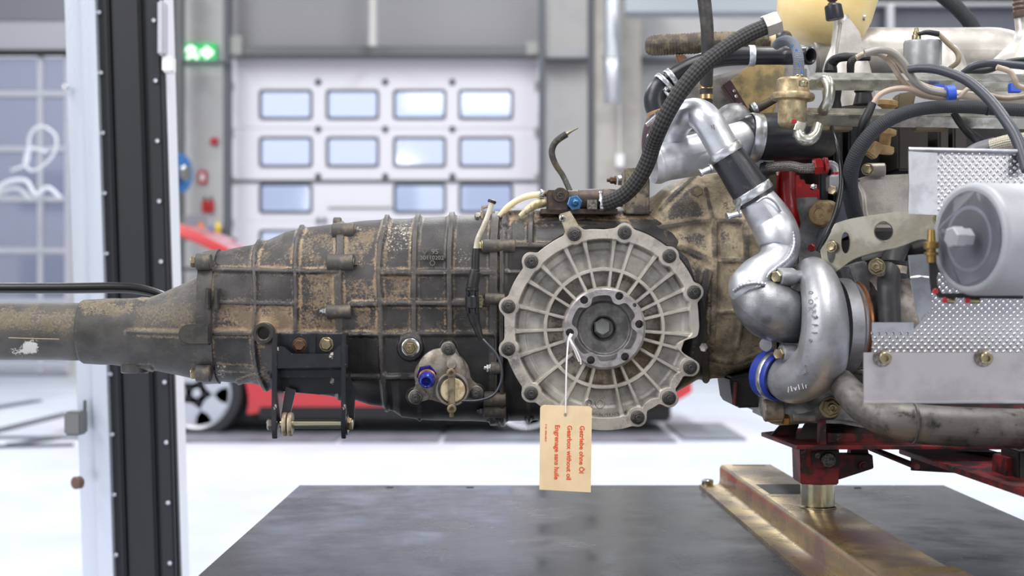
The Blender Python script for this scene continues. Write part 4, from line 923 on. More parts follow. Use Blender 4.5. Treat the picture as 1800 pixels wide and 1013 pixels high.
tagtext('Getriebe ohne Öl', 1019.5, 748.5, 11.6, bold=.0002); tagtext('Gearbox without oil', 997.5, 748, 11.6, bold=.0002); tagtext('Engrenage sans huile', 976, 747, 11.6, bold=.0002)
tagtext('P. Nr. 15566.448.27', 958.5, 746, 3.8)
thread = M('thread_white', (226, 222, 222), .7)
tube('string', [(1003, 587, 1.834, 1.6), (999, 600, 1.828, 1.6), (996, 640, 1.816, 1.6), (995, 690, 1.811, 1.6), (994.5, 726, DT-.001, 1.8)], thread, tag, seg=8)
tube('string', [(1001, 590, 1.833, 1.5), (1005, 602, 1.829, 1.5), (1012, 614, 1.828, 1.5), (1020, 632, 1.828, 1.4), (1021, 641, 1.828, 1.4)], thread, tag, seg=8)
tube('string', [(1006, 588, 1.834, 1.5), (1002, 598, 1.829, 1.5), (1008, 612, 1.829, 1.5), (1018, 636, 1.829, 1.4)], thread, tag, seg=8)
# ================================================================ engine side materials
def braid(key, c1, c2, along, around, rough=.7, metal=0., strength=.8):
    m = M(key, c1, rough, metal); nt = m.node_tree; N = nt.nodes; L = nt.links; b = N['Principled BSDF']
    uv = N.new('ShaderNodeUVMap'); sp = N.new('ShaderNodeSeparateXYZ'); L.new(uv.outputs[0], sp.inputs[0])
    def op(o, a, c=None):
        x = N.new('ShaderNodeMath'); x.operation = o
        for i, v in enumerate((a, c)):
            if v is None: continue
            if isinstance(v, (int, float)): x.inputs[i].default_value = v
            else: L.new(v, x.inputs[i])
        return x.outputs[0]
    U = op('MULTIPLY', sp.outputs[0], 2*math.pi/along); V_ = op('MULTIPLY', sp.outputs[1], 2*math.pi*around)
    s = op('MULTIPLY', op('SINE', op('ADD', U, V_)), op('SINE', op('SUBTRACT', U, V_)))
    r = N.new('ShaderNodeMapRange'); L.new(s, r.inputs[0]); r.inputs[1].default_value = -.7; r.inputs[2].default_value = .7
    x = N.new('ShaderNodeMix'); x.data_type = 'RGBA'; L.new(r.outputs[0], x.inputs[0]); x.inputs[6].default_value = lin(c1); x.inputs[7].default_value = lin(c2); L.new(x.outputs[2], b.inputs['Base Color'])
    bp = N.new('ShaderNodeBump'); bp.inputs['Strength'].default_value = strength; bp.inputs['Distance'].default_value = .0012; L.new(r.outputs[0], bp.inputs['Height']); L.new(bp.outputs[0], b.inputs['Normal'])
    return m
braid_blk = braid('black_braid', (20, 20, 22), (58, 56, 56), 1.1, 7)
braid_fine = braid('fine_black_braid', (26, 28, 32), (50, 52, 58), .5, 14, strength=.5)
braid_gry = braid('grey_fabric_braid', (84, 90, 104), (140, 144, 152), .35, 12)
braid_ss = braid('steel_braid', (70, 66, 64), (190, 186, 182), .35, 9, rough=.35, metal=.9)
braid_crm = braid('cream_braid', (150, 142, 124), (206, 200, 184), .4, 10)
pol = M('polished_aluminium', (208, 210, 215), .42, .85, (186, 188, 195), 26, .4, .62, rvar=.07, bump=.06, bsc=60)
sat = M('satin_aluminium', (212, 213, 217), .48, .6, (186, 188, 194), 30, .4, .65, rvar=.06)
castal = M('cast_aluminium_silver', (172, 173, 178), .4, .65, (154, 155, 160), 30, .4, .62, bump=.25, bsc=500)
castgr = M('cast_aluminium_grey', (146, 146, 148), .45, .65, (112, 112, 114), 50, .4, .62, c3=(86, 86, 88), n3=40, l3=.62, h3=.78, bump=.25, bsc=500)
rubb = M('silicone_black', (40, 41, 47), .33, 0, (64, 65, 70), 90, .58, .72, bump=.15, bsc=300)
plen = M('plenum_cast', (200, 196, 190), .4, .6, (176, 172, 166), 26, .4, .62, c3=(150, 144, 136), n3=60, l3=.64, h3=.75, bump=.15, bsc=400)
zsheet = M('fuel_rail_zinc', (196, 196, 188), .3, .9, (160, 158, 148), 50, .4, .6, c3=(132, 126, 112), n3=90, l3=.6, h3=.74, bump=.1, bsc=500)
regm = M('regulator_zinc', (186, 170, 136), .42, .7, (150, 132, 102), 70, .42, .6, c3=(108, 92, 72), n3=130, l3=.6, h3=.72, bump=.25, bsc=500)
redmt = M('engine_red', (158, 14, 24), .35, 0, coat=.3)
zclamp = M('clamp_bright_steel', (206, 208, 212), .3, .9)
blkd = M('engine_black', (20, 20, 22), .5, .1, (34, 33, 34), 40)
# ---------------------------------------------------------------- dark engine block behind
eb = T('engine_block', 'dark engine block mostly hidden behind the turbocharger and shields', 'engine', (1580, 600, 2.1))
prism('block', [(1362, 232), (1500, 205), (1830, 212), (1900, 300), (1900, 735), (1520, 735), (1420, 715), (1362, 690)], 2.08, .42, blkd, eb, bev=.006)
prism('bell_adapter', [(1346, 304), (1366, 300), (1366, 690), (1346, 660)], 1.92, .2, M('adapter_tan', (120, 108, 84), .6, .2, (70, 66, 60), 50), eb, bev=.003)
for x in (1440, 1466, 1492): prism('vertical_rib', rect(x, 215, x+16, 420), 2.0, .1, M('rib_black_paint', (38, 40, 46), .4, .2), eb, bev=.003)
for x0, x1 in ((1578, 1632), (1650, 1668), (1676, 1700)): prism('vertical_rib', rect(x0, 222, x1, 300), 1.96, .1, M('rib_brown_black', (52, 46, 44), .5, .2), eb, bev=.003)
prism('red_cam_cover', [(1362, 300), (1404, 300), (1410, 322), (1448, 326), (1448, 372), (1362, 372)], 2.0, .07, redmt, eb, bev=.006)
tube('red_pipe', [(1384, 300, 1.93, 15), (1384, 340, 1.93, 15), (1390, 380, 1.93, 14), (1404, 420, 1.95, 12)], redmt, eb)
prism('black_mount', [(1282, 664), (1340, 652), (1352, 690), (1350, 716), (1296, 718), (1288, 706)], 1.90, .12, M('mount_black', (40, 38, 38), .55, .1, (70, 48, 40), 60, .55, .68, bump=.3), eb, bev=.003)
tube('black_mount_rib', [(1293, 672, 1.895, 4), (1291, 712, 1.895, 4)], M('mount_red_brown', (92, 44, 40), .5), eb, res=2)
prism('lower_case', [(1345, 690), (1380, 704), (1440, 700), (1500, 690), (1560, 760), (1480, 746), (1350, 742)], 1.84, .16, castgr, eb, bev=.006)
tube('oil_pan_boss', [(1346, 694, 1.83, 10), (1360, 718, 1.82, 26), (1400, 722, 1.81, 24), (1440, 716, 1.82, 24), (1462, 716, 1.83, 22)], castgr, eb)
bolt(1459, 716, 1.785, 19, brass, eb, style='nut', name='large_nut', lz=.9)
cyl('drain_cap', (1342, 722, 1.80), (1, 0, .05), 20, 34, M('cap_dull_steel', (136, 128, 116), .5, .5, (100, 92, 84), 60), eb)
bolt(1376, 736, 1.80, 15, M('brass_plug', (150, 122, 72), .35, .9), eb, d=(1, 0, 0), style='head', name='brass_plug'); cyl('drain_stub', (1392, 732, 1.80), (1, 0, 0), 11, 40, castgr, eb)
# hot side castings
prism('grey_casting_plate', [(1392, 348), (1442, 346), (1480, 420), (1470, 470), (1440, 500), (1400, 470), (1396, 400)], 1.93, .08, castgr, eb, bev=.004)
lathe('tan_casting_eye', (1444, 376, 1.90), (-.6, -1, 0), [(26, -30), (24, 0), (20, 8), (10, 12), (10, 10), (0, 10)], M('tan_casting', (160, 138, 102), .5, .3, (120, 100, 74), 80), eb)
prism('blue_grey_plate', [(1456, 372), (1482, 350), (1492, 380), (1500, 410), (1440, 440)], 1.90, .03, M('plate_blue_grey', (128, 134, 150), .4, .5), eb, bev=.001)
exm = T('exhaust_manifold_casting', 'pale grey cast housing behind the curved zinc arm', 'manifold', (1560, 350, 1.9))
pale_c = M('pale_casting', (186, 180, 172), .45, .5, (160, 154, 146), 30, .4, .62, c3=(128, 120, 112), n3=180, l3=.62, h3=.72, bump=.25, bsc=500)
prism('casting_body', [(1506, 318), (1524, 309), (1600, 305), (1680, 305), (1680, 400), (1520, 400), (1512, 372)], 1.86, .12, pale_c, exm, bev=.006)
tube('casting_edge', [(1508, 322, 1.856, 5), (1518, 345, 1.85, 6), (1522, 378, 1.85, 7), (1534, 400, 1.85, 8)], pale_c, exm)
lathe('flange_boss', (1528, 299, 1.86), (1, -.2, 0), [(12, 0), (12, 26), (9, 28)], pale_c, exm); bolt(1525, 298, 1.842, 11, brass, exm, d=(-.4, -1, 0), style='bolt', name='flange_bolt')
# ---------------------------------------------------------------- turbocharger
tb = T('turbocharger', 'silver turbocharger with round snail housing and domed inlet', 'turbocharger', (1400, 580, 1.8))
tube('compressor_scroll', [(1362, 657, 1.80, 35), (1376, 662, 1.78, 38), (1400, 667, 1.755, 43), (1438, 642, 1.725, 46), (1449, 600, 1.71, 43), (1450, 555, 1.715, 40), (1444, 512, 1.735, 36), (1432, 484, 1.77, 32), (1424, 490, 1.83, 28), (1426, 540, 1.88, 26), (1432, 600, 1.89, 26), (1432, 640, 1.85, 24)], castal, tb, seg=44, res=10)
lathe('scroll_cover', (1423, 567, 1.785), (-1, -.22, 0), [(90, -12), (90, 4), (87, 9), (78, 10), (74, 5), (58, 3), (52, 18), (40, 20)], castal, tb, seg=56)
tube('inlet_dome', [(1310, 500, 1.775, 22), (1320, 520, 1.765, 38), (1338, 536, 1.755, 49), (1360, 548, 1.755, 52), (1384, 556, 1.765, 48), (1412, 562, 1.78, 46)], M('cast_dome', (146, 147, 151), .38, .75, (122, 123, 127), 40, .4, .62, bump=.3, bsc=500), tb, seg=44, res=10)
for (x, y, w) in ((1372, 487, 0), (1376, 622, 1)):
    lathe('cover_lug', (x-4, y, 1.745), (1, .25, 0), [(15, 0), (18, 2), (18, 26), (13, 34), (13, 58)], castal, tb, seg=26, squash=.9)
    bolt(x-3, y, 1.743, 14, brass, tb, d=(-1, -.9, 0), style='head', name='lug_bolt')
prism('lug_web', [(1376, 600), (1392, 560), (1404, 570), (1408, 640), (1386, 640)], 1.76, .02, castal, tb, bev=.002)
cyl('lower_lug', (1348, 606, 1.78), (-.3, -1, 0), 12, 12, castal, tb)
bl_ = M('silicone_blue', (34, 58, 158), .4)
hb = T('blue_silicone_hose', 'blue silicone hose with steel clamp on the turbo outlet', 'hose', (1345, 655, 1.8))
cuffd = Vector((-.5, .84, .12))
lathe('hose_cuff', (1376, 664, 1.775), cuffd, [(39, 0), (42.5, 0), (43.5, 2), (43.5, 10), (42, 11), (42, 22), (43.5, 23), (43.5, 40), (41, 42), (36, 42), (36, 20)], bl_, hb, seg=56, close=False)
lathe('hose_clamp', (1376, 664, 1.775), cuffd, [(42, 11), (44, 11.5), (44.5, 12.5), (44.5, 21), (44, 22), (42, 22.5)], zclamp, hb, seg=56, close=False)
for i, (x, y, t) in enumerate([(1424, 520, 'K0'), (1424, 552, 'O3'), (1424, 580, '13'), (1420, 608, '26'), (1412, 634, '33')]):
    pass
crv = [(1421+ (6 if i in (3, 4, 5) else 0)-max(0, i-7)*4, 512+i*14) for i in range(11)]
for i, (x, y) in enumerate(crv): text('cast_numeral', '0OK3116G026'[i], (x, y, 1.685+abs(y-575)*.00022), 12, castal, tb, right=(0.05, 0, -1), up=(1, -.25, 0), ext=.0012, bold=.0003)
text('chalk_mark', '/1v11r', (1385, 690, 1.712), 14, M('chalk', (208, 206, 210), .8), tb, right=(1, -.2, .25), up=(-.2, .3, 1), ext=.0003)
# hot side ring
lathe('bearing_ring', (1476, 575, 1.80), (1, .15, 0), [(86, -10), (86, 12), (80, 18), (78, 30)], castal, tb, seg=48)
lathe('copper_seal_ring', (1500, 575, 1.80), (1, .15, 0), [(80, 0), (81.5, 1), (81.5, 5), (80, 6)], M('copper_ring'), tb, seg=48)
lathe('turbine_housing', (1500, 575, 1.815), (1, .15, 0), [(60, -20), (62, 8), (66, 14), (84, 20), (92, 50), (90, 90), (60, 96)], M('hot_housing', (132, 126, 122), .42, .7, (98, 92, 88), 40, .4, .62, bump=.2), tb, seg=48)
prism('hot_bracket', [(1490, 470), (1524, 458), (1532, 520), (1520, 560), (1500, 500)], 1.79, .05, castgr, tb, bev=.002)
tube('oil_feed', [(1495, 636, 1.78, 9), (1502, 648, 1.78, 9), (1516, 652, 1.78, 8)], castgr, tb); bolt(1512, 643, 1.775, 9, steel, tb, d=(-.4, -1, 0), style='head')
foil = T('foil_wrap', 'crumpled dark foil heat wrap under the turbocharger', 'foil', (1490, 690, 1.75))
bm = bmesh.new(); g = []
rnd = random.Random(5)
for i in range(15):
    row = []
    for j in range(11):
        s, t = i/14, j/10; x = 1452+s*72+t*8; y = 668+s*10+t*(12+s*36); row.append(bm.verts.new(P(x, y, 1.74+rnd.uniform(-.006, .006)+.05*(1-t))))
    g.append(row)
for i in range(14):
    for j in range(10): bm.faces.new((g[i][j], g[i+1][j], g[i+1][j+1], g[i][j+1]))
r = bmesh.ops.solidify(bm, geom=list(bm.faces), thickness=.001)
frombm('foil_sheet', bm, M('foil_dark', (110, 110, 114), .2, 1), foil, 20)
# ---------------------------------------------------------------- boost pipe, elbow, coupler
bp_ = T('boost_pipe', 'bent polished aluminium boost pipe rising from the rubber coupler', 'pipe', (1230, 215, 1.81))
tube('pipe_wall', [(1184, 240, 1.86, 21), (1192, 218, 1.84, 24), (1206, 203, 1.82, 26), (1226, 200, 1.81, 27), (1244, 214, 1.80, 27.5), (1260, 240, 1.80, 27.5), (1274, 266, 1.80, 27.5), (1284, 284, 1.80, 27.5)], pol, bp_, seg=40)
for p_ in [[(1250, 220), (1252, 226)], [(1254, 219), (1256, 228)]]:
    tube('scratch_mark', [(p_[0][0], p_[0][1], 1.779, .5), (p_[1][0], p_[1][1], 1.779, .5)], M('scratch_red', (60, 20, 20), .6), bp_, res=2, seg=5)
cp = T('rubber_coupler', 'black rubber coupler with two steel clamps on the boost pipe', 'coupler', (1305, 310, 1.8))
tube('coupler_sleeve', [(1270, 262, 1.80, 30), (1282, 280, 1.80, 30.5), (1296, 300, 1.80, 32), (1312, 324, 1.80, 34), (1324, 342, 1.80, 35), (1330, 352, 1.80, 35)], rubb, cp, seg=44)
clamp(1275, 268, 1.80, .53, .85, 0, 31, 15, zclamp, cp, screw=(1240, 300, math.radians(155), 7.5, 24))
clamp(1323, 340, 1.80, .53, .85, 0, 35.5, 15, zclamp, cp, screw=(1289, 378, math.radians(165), 8, 26))
prism('clamp_tongue', [(1292, 366), (1298, 346), (1304, 350), (1300, 376)], 1.755, .003, zinc, cp, bev=.0005)
el = T('polished_elbow', 'polished welded aluminium elbow from coupler down to the turbo inlet', 'pipe', (1370, 420, 1.8))
tube('elbow_wall', [(1326, 345, 1.80, 31), (1340, 366, 1.80, 35), (1357, 392, 1.80, 38), (1369, 420, 1.79, 38), (1370, 444, 1.785, 33), (1356, 466, 1.775, 30), (1332, 484, 1.765, 33), (1318, 506, 1.76, 38), (1318, 514, 1.762, 30)], pol, el, seg=44, res=10)
tube('weld_bead', [(1330, 356, 1.765, 2), (1346, 347, 1.765, 2.4), (1362, 356, 1.77, 2), (1372, 372, 1.775, 2)], pol, el, seg=8)
tube('weld_bead', [(1394, 408, 1.77, 2.6), (1396, 430, 1.765, 2.8), (1386, 454, 1.758, 3.2), (1364, 472, 1.75, 3.4), (1350, 484, 1.745, 3.2), (1345, 498, 1.742, 3)], pol, el, seg=8, ridge=(.0045, 1.0))
tube('weld_bead', [(1290, 512, 1.745, 3), (1305, 502, 1.733, 3.2), (1325, 498, 1.728, 3.2), (1345, 500, 1.73, 3)], pol, el, seg=8, ridge=(.0045, 1.0))
ap = T('open_alloy_pipe', 'matt silver open ended alloy pipe pointing left above the casing', 'pipe', (1230, 265, 1.86))
tube('pipe_wall', [(1150, 289, 1.855, 34.5), (1156, 288, 1.856, 35.5), (1162, 286.5, 1.857, 34), (1178, 282, 1.86, 34), (1188, 279.5, 1.861, 34.6), (1198, 277, 1.863, 34), (1260, 260, 1.877, 34), (1320, 244, 1.89, 35)], sat, ap, seg=48, hollow=.93, res=4)
c2 = T('large_black_coupler', 'wide black rubber hose clamped behind the boost pipe', 'hose', (1365, 243, 1.9))
tube('hose_wall', [(1312, 246, 1.885, 37), (1330, 241, 1.89, 41), (1380, 240, 1.90, 42), (1450, 236, 1.93, 42)], rubb, c2, seg=40)
clamp(1325, 242, 1.885, 1, .1, .15, 41, 20, zclamp, c2)
clamp(1346, 298, 1.9, 1, .2, 0, 11, 16, M('clamp_dull', (120, 122, 128), .4, .7), c2, name='small_clamp')
bh = T('intercooler_hose_end', 'silver pipe end with dark hose and clamp left of the boost pipe', 'hose', (1160, 250, 1.92))
tube('hose_wall', [(1168, 200, 1.93, 26), (1160, 232, 1.93, 30), (1158, 262, 1.93, 30), (1164, 282, 1.93, 28)], M('hose_plum', (70, 52, 56), .4, .1, (40, 36, 38), 60), bh, seg=32)
tube('pipe_end', [(1150, 262, 1.905, 17), (1164, 240, 1.90, 20), (1176, 215, 1.90, 22)], sat, bh, seg=30)
clamp(1158, 250, 1.905, .5, -.85, 0, 22, 7, zclamp, bh)
tube('t_bolt', [(1136, 220, 1.87, 4), (1150, 208, 1.87, 4.5), (1172, 190, 1.87, 4.5)], zinc, bh, seg=12, res=2); box('clamp_block', 1152, 196, 1166, 210, 1.865, .012, zinc, bh)
# round cast cover seen behind (silver, dented)
lathe('domed_cap', (1286, 214, 1.93), (-.5, -1, .35), [(38, -14), (36, 0), (28, 10), (14, 16), (0, 17)], castgr, eb, seg=32)
prism('grey_backplate', [(1190, 175), (1230, 140), (1330, 112), (1420, 112), (1420, 215), (1200, 232), (1186, 210)], 2.02, .06, M('backplate_grey', (150, 148, 146), .5, .4, (118, 116, 114), 30), eb, bev=.006)
prism('red_brown_bracket', [(1188, 96), (1204, 96), (1214, 112), (1196, 122)], 1.98, .01, M('bracket_brown', (120, 84, 66), .5, .3), eb, bev=.001)
# ---------------------------------------------------------------- hoses at upper left of engine
def hose(name, label, pts, mat, parts=(), seg=24, **k):
    t = T(name, label, 'hose', (pts[0][0], pts[0][1], pts[0][2])); tube('hose_wall', pts, mat, t, seg=seg, **k); return t
ribm = M('ribbed_hose_dusty', (66, 60, 52), .65, 0, (112, 100, 78), 60, .45, .62, bump=.3, bsc=300)
h1 = hose('ribbed_hose', 'dusty ribbed rubber hose with closed left end lying behind the others', [(1134, 80, 1.99, 6), (1137, 80, 1.99, 13), (1146, 80, 1.99, 17), (1160, 79, 1.99, 18), (1200, 77, 1.985, 18), (1270, 74, 1.98, 18), (1352, 71, 1.98, 15)], ribm, ridge=(.0042, 1.1))
lathe('end_band', (1350, 70, 1.98), (1, 0, 0), [(15, 0), (15.5, 1), (15.5, 11), (14, 12)], M('band_cream', (216, 196, 152), .5), h1, seg=28); tube('end_sleeve', [(1361, 70, 1.98, 15), (1372, 68, 1.98, 15), (1382, 66, 1.99, 12)], rubb, h1)
h2 = hose('upright_black_hose', 'smooth black hose hanging down from the top edge with two gold bands', [(1234, -30, 1.86, 12), (1239, 10, 1.86, 12), (1243, 50, 1.86, 11.5), (1244, 95, 1.865, 11.5), (1242, 130, 1.87, 11.5), (1241, 188, 1.885, 11.5)], M('hose_black_dusty', (44, 43, 44), .6, 0, (66, 62, 58), 70))
for y in (153, 171): lathe('gold_band', (1241, y+4, 1.877), (0, 0, 1), [(12, 0), (13, .5), (13, 8), (12, 8.5)], M('band_gold', (186, 156, 116), .3, .9), h2, seg=28)
h3 = hose('smooth_black_hose', 'smooth black hose with open right end and one silver band', [(1174, 140, 1.93, 15), (1190, 130, 1.925, 15), (1215, 116, 1.92, 15.5), (1245, 106, 1.91, 16), (1280, 100, 1.90, 16), (1330, 98, 1.89, 16), (1380, 98, 1.882, 16), (1404, 98, 1.866, 16), (1424, 98, 1.848, 16)], M('hose_smooth_black', (28, 28, 34), .35), hollow=.62)
clamp(1321, 98, 1.892, 1, 0, 0, 16.5, 11, alu, h3, name='silver_band'); clamp(1180, 137, 1.925, .8, -.6, 0, 16, 9, zclamp, h3, screw=(1168, 152, math.radians(60), 5, 18))
h4 = hose('black_elbow_hose', 'short black elbow hose with steel clamps curving down at the left', [(1172, 143, 1.93, 18), (1160, 154, 1.93, 19), (1152, 172, 1.93, 20), (1154, 190, 1.93, 20), (1164, 206, 1.93, 20)], rubb)
clamp(1168, 146, 1.925, .7, -.7, 0, 19, 8, zclamp, h4, screw=(1172, 164, math.radians(50), 5, 20)); lathe('tan_ring', (1156, 194, 1.93), (.3, 0, -1), [(20, 0), (21.5, 1), (21.5, 7), (20, 8)], M('ring_tan', (160, 126, 82), .5), h4, seg=28)
h5 = T('braided_black_hose', 'thick black braided hose sweeping from cylinder up to a hex nut', 'hose', (1150, 270, 1.83))
tube('hose_wall', [(1060, 357, 1.865, 14), (1076, 353, 1.86, 14.5), (1100, 340, 1.85, 14.5), (1122, 315, 1.84, 14.5), (1138, 285, 1.83, 14.5), (1148, 255, 1.82, 14.5), (1160, 225, 1.80, 14.5), (1178, 190, 1.79, 14.5), (1200, 156, 1.785, 14.5), (1230, 121, 1.785, 14.5), (1266, 91, 1.79, 14.5), (1310, 63, 1.80, 14.5), (1348, 46, 1.81, 14)], braid_blk, h5, seg=32)
clamp(1058, 357, 1.865, 1, 0, 0, 12, 7, zclamp, h5, screw=(1056, 346, math.radians(90), 4.5, 18))
nut = lathe('hex_nut', (1344, 47, 1.81), (1, 0, .36), [(20, 0), (21, 2), (21, 26), (19, 28)], M('nut_aluminium', (166, 163, 160), .4, .6, (180, 176, 172), 60), h5, seg=6, smooth=20)
# grey fabric hose
h6 = hose('grey_fabric_hose', 'grey fabric hose with blue flecks looping down to the regulator', [(1364, 80, 1.84, 8), (1372, 74, 1.83, 9), (1386, 72, 1.82, 9.5), (1398, 82, 1.81, 9.5), (1403, 100, 1.80, 9.5), (1404, 120, 1.80, 9.5), (1402, 142, 1.80, 9.5)], braid_gry)
bf = M('fleck_blue', (50, 110, 180), .6)
for x, y in ((1392, 78), (1399, 86), (1404, 112), (1408, 124), (1407, 136)): tube('blue_fleck', [(x, y, 1.783, 1.6), (x+2.5, y+5, 1.783, 1.6)], bf, h6, res=2, seg=6)
# ---------------------------------------------------------------- reservoir
rs = T('yellowed_reservoir', 'yellowed translucent plastic tank at the top edge', 'tank', (1436, 20, 2.1))
resm = M('tank_plastic', (242, 224, 170), .3, 0, (234, 208, 144), 8, .4, .62, sss=.25)
lathe('tank_body', (1432, 78, 2.08), (.28, 0, 1), [(20, 0), (46, 3), (66, 14), (78, 34), (84, 60), (86, 120), (60, 150)], resm, rs, seg=48)
tube('tank_neck', [(1500, 38, 2.05, 9), (1520, 34, 2.05, 9)], rubb, rs); clamp(1500, 34, 2.04, .9, .3, 0, 11, 12, zclamp, rs, screw=(1514, 30, .2, 6, 14))
# ignition box (gold plate)
ig = T('gold_plated_box', 'dull gold plated box with dark bolted edge behind the hoses', 'box', (1320, 160, 1.95))
goldb = M('box_gold', (170, 148, 104), .45, .6, (120, 108, 84), 30, .42, .62, c3=(90, 80, 66), n3=120, l3=.6, h3=.7)
prism('gold_face', [(1274, 150), (1320, 112), (1380, 112), (1378, 152), (1356, 210), (1318, 206)], 1.96, .05, goldb, ig, bev=.003)
prism('dark_edge', [(1270, 150), (1284, 140), (1320, 198), (1312, 208)], 1.95, .02, M('edge_maroon', (62, 40, 44), .4, .2), ig, bev=.001)
for x, y in ((1290, 160), (1294, 170), (1302, 184)): bolt(x, y, 1.949, 4, zinc, ig, style='head', name='edge_screw')
tube('rod_end', [(1320, 196, 1.93, 8), (1336, 188, 1.93, 8), (1352, 180, 1.93, 7), (1372, 168, 1.93, 7)], M('rod_brown', (78, 70, 58), .5), ig); clamp(1326, 192, 1.93, .9, -.4, 0, 10, 9, zclamp, ig)
# ---------------------------------------------------------------- fuel pressure regulator
rg = T('pressure_regulator', 'dirty gold cylindrical pressure regulator beside the fuel rails', 'regulator', (1393, 190, 1.8))
lathe('regulator_can', (1391, 222, 1.79), (.04, 0, 1), [(12, -4), (20, 0), (24, 6), (25, 40), (25, 44), (37, 46), (38.5, 49), (38.5, 54), (37, 57), (30, 58), (29, 62), (28.5, 80), (25, 84), (0, 85)], regm, rg, seg=44)
cyl('brass_union', (1402, 146, 1.79), (.02, 0, 1), 10, 14, brass, rg, seg=24); cyl('adjuster_screw', (1411, 152, 1.755), (.1, -.3, 1), 8, 10, brass, rg, seg=16)
lathe('hex_union', (1398, 226, 1.775), (.9, -.3, -.3), [(16, 0), (17, 2), (17, 16), (15, 18)], zsheet, rg, seg=6); box('red_paint_dab', 1392, 210, 1401, 217, 1.752, .002, redmt, rg)
# ---------------------------------------------------------------- fuel rails
fr = T('fuel_rails', 'pair of zinc plated square tube fuel rails joined by bent pipes', 'fuel rail', (1600, 170, 1.8))
def bar(x0, y0, x1, y1, D0, D1, hpx, dep, nm='square_tube'):
    """square bar from (x0,y0,D0) to (x1,y1,D1), y = top front edge"""
    A_ = P(x0, y0, D0); B_ = P(x1, y1, D1); h = Vector((0, 0, -hpx*D0/F)); dv = Vector((0, dep, 0)); bm = bmesh.new()
    v = [bm.verts.new(q) for q in (A_, A_+h, A_+h+dv, A_+dv, B_, B_+h, B_+h+dv, B_+dv)]
    for f in ((0, 1, 2, 3), (4, 7, 6, 5), (0, 4, 5, 1), (1, 5, 6, 2), (2, 6, 7, 3), (3, 7, 4, 0)): bm.faces.new([v[i] for i in f])
    bmesh.ops.recalc_face_normals(bm, faces=bm.faces); bmesh.ops.bevel(bm, geom=list(bm.edges), offset=.0012, segments=2, affect='EDGES')
    return frombm(nm, bm, zsheet, fr)
def tilt(o): return o
def rbar(x0, x1, yt, ym, yb_, D, slope=6):
    V = []
    for x, s_ in ((x0, 0), (x1, slope)):
        V += [P(x, yt+s_, D+.020), P(x, ym+s_, D), P(x, yb_+s_, D+.010), P(x, yb_-13+s_, D+.034)]
    bm = bmesh.new(); v = [bm.verts.new(q) for q in V]
    for f in ((0, 1, 2, 3), (4, 7, 6, 5), (0, 4, 5, 1), (1, 5, 6, 2), (2, 6, 7, 3), (3, 7, 4, 0)): bm.faces.new([v[i] for i in f])
    bmesh.ops.recalc_face_normals(bm, faces=bm.faces); bmesh.ops.bevel(bm, geom=list(bm.edges), offset=.0010, segments=2, affect='EDGES')
    return frombm('square_tube', bm, zsheet, fr)
rbar(1423, 1830, 127, 140, 159, 1.80, 3); rbar(1418, 1830, 189, 201, 222, 1.79, 6)
# the bars are turned a little so that their upper faces show
tube('link_pipe', [(1443, 146, 1.787, 9), (1452, 142, 1.775, 10), (1458, 152, 1.77, 10), (1457, 172, 1.77, 10), (1452, 186, 1.775, 10), (1446, 196, 1.785, 10)], zsheet, fr, seg=24)
tube('elbow_pipe', [(1404, 228, 1.77, 9), (1408, 242, 1.765, 10), (1420, 246, 1.765, 10.5), (1432, 238, 1.77, 10), (1437, 222, 1.78, 10)], zsheet, fr, seg=24)
cyl('end_boss', (1447, 146, 1.80), (1, 0, 0), 7, 12, zsheet, fr)
for x in (1443, 1610): prism('injector_plug_mount', rrect(x, 219, x+56, 229, 3), 1.80, .02, M('tarnished', (112, 100, 80), .5, .5), fr, bev=.001)
# injectors below and between the rails
tanp = M('injector_tan', (176, 146, 100), .45, 0, (150, 122, 80), 60)
for x, y, nm in ((1548, 190, 0), (1545, 240, 1)):
    t = T('fuel_injector', ['tan fuel injector between the two rails', 'tan fuel injector with square plug below the lower rail'][nm], 'injector', (x, y, 1.9))
    lathe('injector_body', (x+8, y+30, 1.88), (.12, 0, 1), [(16, 0), (18, 4), (17, 12), (10, 14), (10, 30), (18, 34), (18, 42), (12, 44)], tanp, t, seg=24)
    if nm: prism('injector_plug', [(1524, 268), (1538, 246), (1556, 256), (1540, 280)], 1.86, .02, tanp, t, bev=.002)
for x, y0, y1, r, nm in ((1467, 156, 196, 13, 'left'), (1518, 160, 184, 17, 'right')):
    o = lathe('rubber_plug', (x, y1, 1.86), (0, 0, 1), [(r*1.1, 0), (r, 6), (r*.8, 20), (r, y1-y0)], black, None, seg=24); setprops(o, nm+' black rubber plug sitting between the two fuel rails', 'plug')
pb = prism('runner_bracket', [(1580, 164), (1612, 160), (1604, 196), (1576, 194)], 1.88, .03, M('bracket_olive', (110, 100, 80), .5, .4), None, bev=.002); setprops(pb, 'olive grey bracket between the rails behind the wire bundle', 'bracket')
